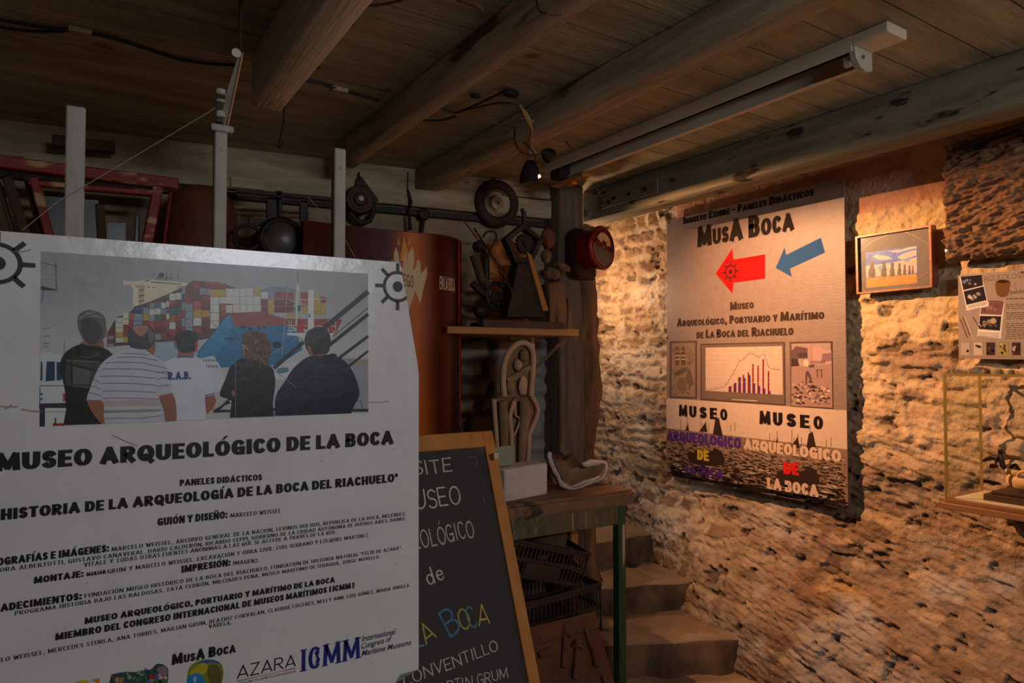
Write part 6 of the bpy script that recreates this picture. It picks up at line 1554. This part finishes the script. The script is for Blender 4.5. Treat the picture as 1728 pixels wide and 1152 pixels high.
# ================= crates and scrap under the bench
def crate(P1, P2, P3, P4, label):
    ex_ = P2 - P1; ez = (P4 - P2); ez = ez - ex_ * (ez.dot(ex_) / ex_.length_squared)
    ey = ex_.cross(ez).normalized() * -1
    if ey.y < 0: ey = -ey
    ey *= .27
    t = thing('plastic_crate', P1 + ez, label, 'crate', 'dark plastic crates under the bench')
    X_, Y_, Z_ = ex_.normalized(), ey.normalized(), ez.normalized(); W_, D_, H_ = ex_.length, ey.length, ez.length; th = .006
    def panel(o, a, A, n, nm):
        mb = MB(); k = max(5, int(A / .021))
        for z0_, z1_ in ((0, .13), (.44, .54), (.88, 1.0)): mb.obox(o + Z_ * H_ * z0_, a * A, n * th, Z_ * H_ * (z1_ - z0_))
        for i in range(k + 1): mb.obox(o + a * (A - .006) * i / k + n * .001, a * .007, n * th * .6, Z_ * H_)
        if nm == 'front_wall': mb.obox(o + a * A * .34 + Z_ * H_ * .5, a * A * .38, n * th * .8, Z_ * H_ * .4)
        mb.build(nm, M['crate'], t, smooth=False)
    panel(P1, X_, W_, Y_, 'front_wall'); panel(P1 + Y_ * (D_ - th), X_, W_, Y_, 'back_wall')
    panel(P1, Y_, D_, X_, 'side_wall'); panel(P1 + X_ * (W_ - th), Y_, D_, X_, 'side_wall')
    MB().obox(P1 + Z_ * (H_ - .006), X_ * W_, Y_ * D_, Z_ * .006).build('bottom', M['crate'], t, smooth=False)
    mb = MB()
    for o_, a_ in ((P1, X_ * W_), (P1 + Y_ * D_, X_ * W_)): mb.obox(o_ - Y_ * .006 - Z_ * .004, a_, Y_ * .014, Z_ * .014)
    for o_, a_ in ((P1, Y_ * D_), (P1 + X_ * W_, Y_ * D_)): mb.obox(o_ - X_ * .006 - Z_ * .004, a_, X_ * .014, Z_ * .014)
    mb.build('rim', M['crate'], t, bevel=.002)
    return t
cy = bY0 + .11
crate(onY(845, 905, cy), onY(996, 934, cy), None, onY(982, 992, cy + .02), 'dark slatted plastic crate tilted on top of another crate under the bench')
crate(onY(870, 1022, cy + .02), onY(1014, 984, cy + .02), None, onY(1018, 1062, cy + .02), 'dark slatted plastic crate at the bottom of the pile under the bench')
jj = onY(922, 900, cy + .15)
o = MB().lathe([(.02, -.09), (.075, -.075), (.095, -.02), (.09, .03), (.06, .06), (.045, .065), (.001, .065)], jj, (.1, -.1, 1), 26).build('clay_pot', M['sack'], ang=60); tag(o, 'dim brown clay pot sitting inside the tilted crate', 'pot')
# rusty plate leaning against the crates with iron bolts on it
ry = cy - .02
PA, PB_, PC = onY(880, 1062, ry - .02), onY(1003, 1031, ry - .02), onY(1040, 1160, ry - .20)
ux = (PB_ - PA); uz = (PC - PB_); nrm = ux.cross(uz).normalized(); nrm = nrm if nrm.y < 0 else -nrm
dn = uz - ux * (uz.dot(ux) / ux.length_squared) * 1.0
PL = PB_ + uz * 2.2
t = thing('rusty_plate', PB_ + uz * 2.2, 'big rusty iron plate leaning on the crates, with bolts lying on it', 'plate')
MB().obox(PA - ux * .3 - nrm * .012, ux * 1.3, uz * 1.9, nrm * .012).build('plate', M['rustsheet'], t, bevel=.002, sub=3, jig=.001)
def onR(x, y, o=0): return onP(x, y, PB_ + nrm * o, nrm)
a_ = onR(880, 1100, .002); MB().prism([onR(880, 1062, .001), onR(1003, 1032, .001), onR(1010, 1058, .001), onR(880, 1094, .001)], nrm * .008).build('upper_strip', M['rust'], t)
def bolt(p, q, r_, headp, label):
    t = thing('iron_bolt', onR(*p, r_), label, 'bolt', 'bolts on the rusty plate')
    P_, Q_ = onR(*p, r_), onR(*q, r_); d = (Q_ - P_).normalized()
    MB().tube([P_, Q_], r_, 12).build('shank', M['rust'], t)
    mb = MB()
    for k in range(9): mb.torus(P_ + (Q_ - P_) * (.45 + .06 * k), d, r_, r_ * .16, 14, 5)
    mb.build('thread', M['rust'], t)
    if headp:
        MB().lathe([(r_ * .9, -.012), (r_ * 2.3, .004), (r_ * 2.1, .012), (r_ * .9, .014)], onR(*headp, r_ * 1.2), d, 8).build('washer', M['rust'], t)
        MB().lathe([(r_ * 1.2, -.022), (r_ * 1.3, -.01), (r_ * 1.2, -.004), (.001, -.004)], onR(*headp, r_ * 1.2), d, 6).build('nut', M['rust'], t)
bolt((954, 1056), (951, 1126), .0095, (957, 1068), 'rusty bolt with washer lying leftmost on the rusty plate')
bolt((975, 1082), (970, 1146), .011, (974, 1088), 'rusty bolt with domed washer in the middle of the rusty plate')
bolt((988, 1060), (1007, 1120), .0095, None, 'headless rusty bolt slanting at the right of the rusty plate')
bolt((1018, 1140), (1026, 1165), .010, None, 'short rusty stub at the lower right of the rusty plate')
o = MB().blob(onR(1008, 1118, .014), (.022, .022, .018), .2, 2, 3, 2).build('rusty_nut', M['rust']); tag(o, 'lumpy rusty nut at the end of the slanting bolt', 'nut')
o = MB().prism([onR(905, 1102, .001), onR(928, 1092, .001), onR(936, 1102, .001), onR(910, 1112, .001)], nrm * .018).build('iron_lug', M['rust'], bevel=.003); tag(o, 'square rusty lug on the left of the rusty plate', 'lug')

# ================= fluorescent fixture
t = thing('fluorescent_fixture', (1.83, 1.8, 2.5), 'long cream fluorescent batten without a tube on the ceiling planks', 'light fitting')
y0, y1 = 1.06, 2.52
e0 = onZ(1458, 52, 2.497); xL = e0.x
MB().mm((xL - .002, y0, 2.455), (xL + .003, y1, 2.499)).build('left_flange', M['fixture'], t, bevel=.001)
MB().mm((xL + .003, y0, 2.485), (xL + .085, y1, 2.499)).build('trough', M['fixdark'], t)
MB().mm((xL + .080, y0 + .02, 2.430), (xL + .086, y1, 2.499)).build('right_flange', M['fixture'], t, bevel=.001)
MB().mm((xL + .060, y0 + .02, 2.428), (xL + .080, y1, 2.432)).build('lower_lip', M['fixture'], t, bevel=.001)
MB().mm((xL - .002, y0 - .10, 2.47), (xL + .095, y0, 2.499)).build('end_box', M['fixture'], t, bevel=.003)
ec = [(xL + .004, 2.47), (xL + .09, 2.47), (xL + .09, 2.415), (xL + .06, 2.408), (xL + .03, 2.418), (xL + .010, 2.44)]
MB().prism([V((a, y0 - .006, b)) for a, b in ec], (0, .020, 0)).build('end_cap', M['cap'], t, bevel=.002)
MB().lathe([(.001, 0), (.006, 0), (.006, .004), (.001, .005)], (xL + .04, y0 - .006, 2.445), (0, -1, 0), 10).build('screw', M['rim'], t)
MB().mm((xL + .015, y0 + .015, 2.425), (xL + .03, y0 + .035, 2.45)).build('tube_holder', M['cap'], t)
MB().mm((xL + .015, y1 - .09, 2.42), (xL + .075, y1 - .02, 2.484)).build('starter_gear', M['iron'], t, bevel=.003)
MB().mm((xL + .055, y1 - .20, 2.405), (xL + .10, y1 + .03, 2.418)).build('loose_strip', M['shelfwood'], t, bevel=.001)
MB().mm((xL + .075, y1 - .10, 2.395), (xL + .105, y1 - .05, 2.407)).build('orange_clip', M['orangeplastic'], t, bevel=.001)

# ================= cables, hooks and nails on the ceiling
def cable(pts, z, r_, label, m='cable', name='cable', cat='cable'):
    P_ = [onZ(x, y, z[i] if isinstance(z, (list, tuple)) else z) for i, (x, y) in enumerate(pts)]
    P_ = [V(p) for p in spl([tuple(p) for p in P_], 5, False)]
    o = MB().tube(P_, r_, 6).build(name, M[m]); return tag(o, label, cat)
cable([(-20, 30), (60, 44), (120, 52), (180, 62), (240, 80), (300, 99), (350, 107), (398, 110)], 2.49, .0048, 'black cable stapled along the dark ceiling planks at the left')
cable([(-20, 42), (40, 52), (110, 53)], 2.49, .004, 'second black cable joining the stapled cable at the far left')
cable([(510, 135), (545, 142), (570, 150), (610, 162), (640, 170)], 2.49, .0042, 'black cable on the planks between the pale and yellowed beams')
for (x, y, l) in ((135, 53, 'left'), (572, 152, 'middle')):
    p = onZ(x, y, 2.492); o = MB().box(p, (.055, .035, .014)).build('cable_clip', M['board'], bevel=.003); tag(o, 'pale wooden clip holding the black cable on the %s ceiling planks' % ('far left' if l == 'left' else 'middle'), 'clip')
cable([(602, 10), (640, 8), (680, 0)], 2.49, .003, 'crooked black wire end near the top of the pale beam')
tz = [2.49, 2.47, 2.46, 2.47, 2.485]
cable([(745, 182), (768, 190), (800, 178), (838, 160), (856, 150)], 2.485, .004, 'black cable looping to the ceiling hole beside the broad beam')
cable([(706, 202), (740, 203), (770, 196)], 2.48, .0042, 'stiff black cable stub pointing left from the tangle')
cable([(768, 190), (800, 182), (840, 174), (870, 176), (885, 190)], [2.47, 2.46, 2.45, 2.44, 2.42], .003, 'thin black wire in the tangle under the ceiling')
cable([(830, 205), (850, 212), (880, 216), (900, 205), (880, 200)], [2.44, 2.42, 2.41, 2.41, 2.42], .003, 'coiled wire end in the tangle', 'paleflex')
cable([(878, 178), (886, 192), (894, 210), (897, 222), (894, 240), (902, 256), (912, 262)], [2.42, 2.41, 2.40, 2.39, 2.39, 2.40, 2.42], .0042, 'yellowed flex hanging from the tangle to the dead fluorescent batten', 'paleflex')
p_ = [onZ(x, y, z_) for x, y, z_ in ((880, 182, 2.415), (886, 194, 2.408), (893, 208, 2.40), (897, 218, 2.39))]
tag(MB().tube(p_, [.004, .011, .011, .004], 10).build('taped_joint', M['paleflex']), 'yellow taped joint on the hanging flex', 'tape')
cable([(868, 215), (870, 240), (880, 256), (900, 262), (920, 256)], [2.43, 2.40, 2.395, 2.395, 2.41], .0035, 'black cable sagging below the broad beam to the batten')
cable([(884, 240), (898, 256), (906, 276)], [2.40, 2.395, 2.40], .003, 'short black wire hanging at the end of the batten')
p = onZ(862, 158, 2.485); o = MB().blob(p, (.03, .02, .013), .3, 3, 1, 2).build('rosette', M['iron']); tag(o, 'black cable rosette at the hole in the ceiling planks', 'rosette')
p = onZ(802, 162, 2.49); o = MB().blob(p, (.022, .012, .008), .4, 3, 2, 2).build('tar_lump', M['iron']); tag(o, 'small black lump stuck on the planks near the cable loop', 'lump')
p = onZ(925, 262, 2.44); o = MB().blob(p, (.03, .03, .03), .5, 2, 5, 2).build('junction_box', M['iron']); tag(o, 'broken black junction box at the far end of the batten', 'box')
def hook(pts, z, r_, label, name='ceiling_hook'):
    P_ = [onZ(*pts[0], z)]; d0 = None
    y_ = P_[0].y
    P_ = [onY(x, y, y_) for x, y in pts]
    P_ = [V(p) for p in spl([tuple(p) for p in P_], 4, False)]
    tag(MB().tube(P_, r_, 6).build(name, M['iron']), label, 'hook')
hook([(598, 24), (595, 32), (588, 34), (586, 40), (592, 43), (597, 38)], 2.47, .004, 'black hook screwed beside the top of the pale beam')
hook([(480, 180), (478, 205), (474, 225), (470, 248), (474, 248), (478, 238)], 2.44, .003, 'long wire hook hanging at the end of the pale beam')
tag(MB().tube([onZ(528, 114, 2.45), onZ(540, 114, 2.44)], .004, 6).build('nail', M['iron']), 'bent nail sticking out of the right side of the pale beam', 'nail')
tag(MB().tube([onZ(772, -2, 2.47), onZ(800, 7, 2.46), onZ(816, 17, 2.45)], .007, 8).build('iron_spike', M['rust']), 'rusty iron spike hanging from the planks at the top edge', 'spike')
tag(MB().tube([onZ(955, 238, 2.45), onZ(960, 245, 2.44), onZ(967, 252, 2.44)], .003, 6).build('nail', M['iron']), 'bent nail in the planks beside the fluorescent batten', 'nail')
cable([(905, 0), (910, 18), (930, 24), (948, 24)], [2.45, 2.41, 2.40, 2.40], .002, 'thin dark wire looping over the yellowed beam')
# flex hanging below the chipped beam
P_ = [V(p) for p in spl([tuple(onX(1004, 312, 2.275)), tuple(onX(1020, 340, 2.29)), tuple(onX(1040, 352, 2.33)), tuple(onX(1062, 364, 2.40)), tuple(onX(1080, 362, 2.42)), tuple(onX(1090, 355, 2.44))], 5, False)]
tag(MB().tube(P_, .0028, 6).build('flex', M['paleflex']), 'thin pale flex drooping under the chipped grey beam by the meter', 'cable')
tag(MB().bar(onY(858, 568, 2.74), onY(902, 566, 2.74), .02, .03).build('white_batten', M['whitewood']), 'short white batten under the wall shelf', 'batten')
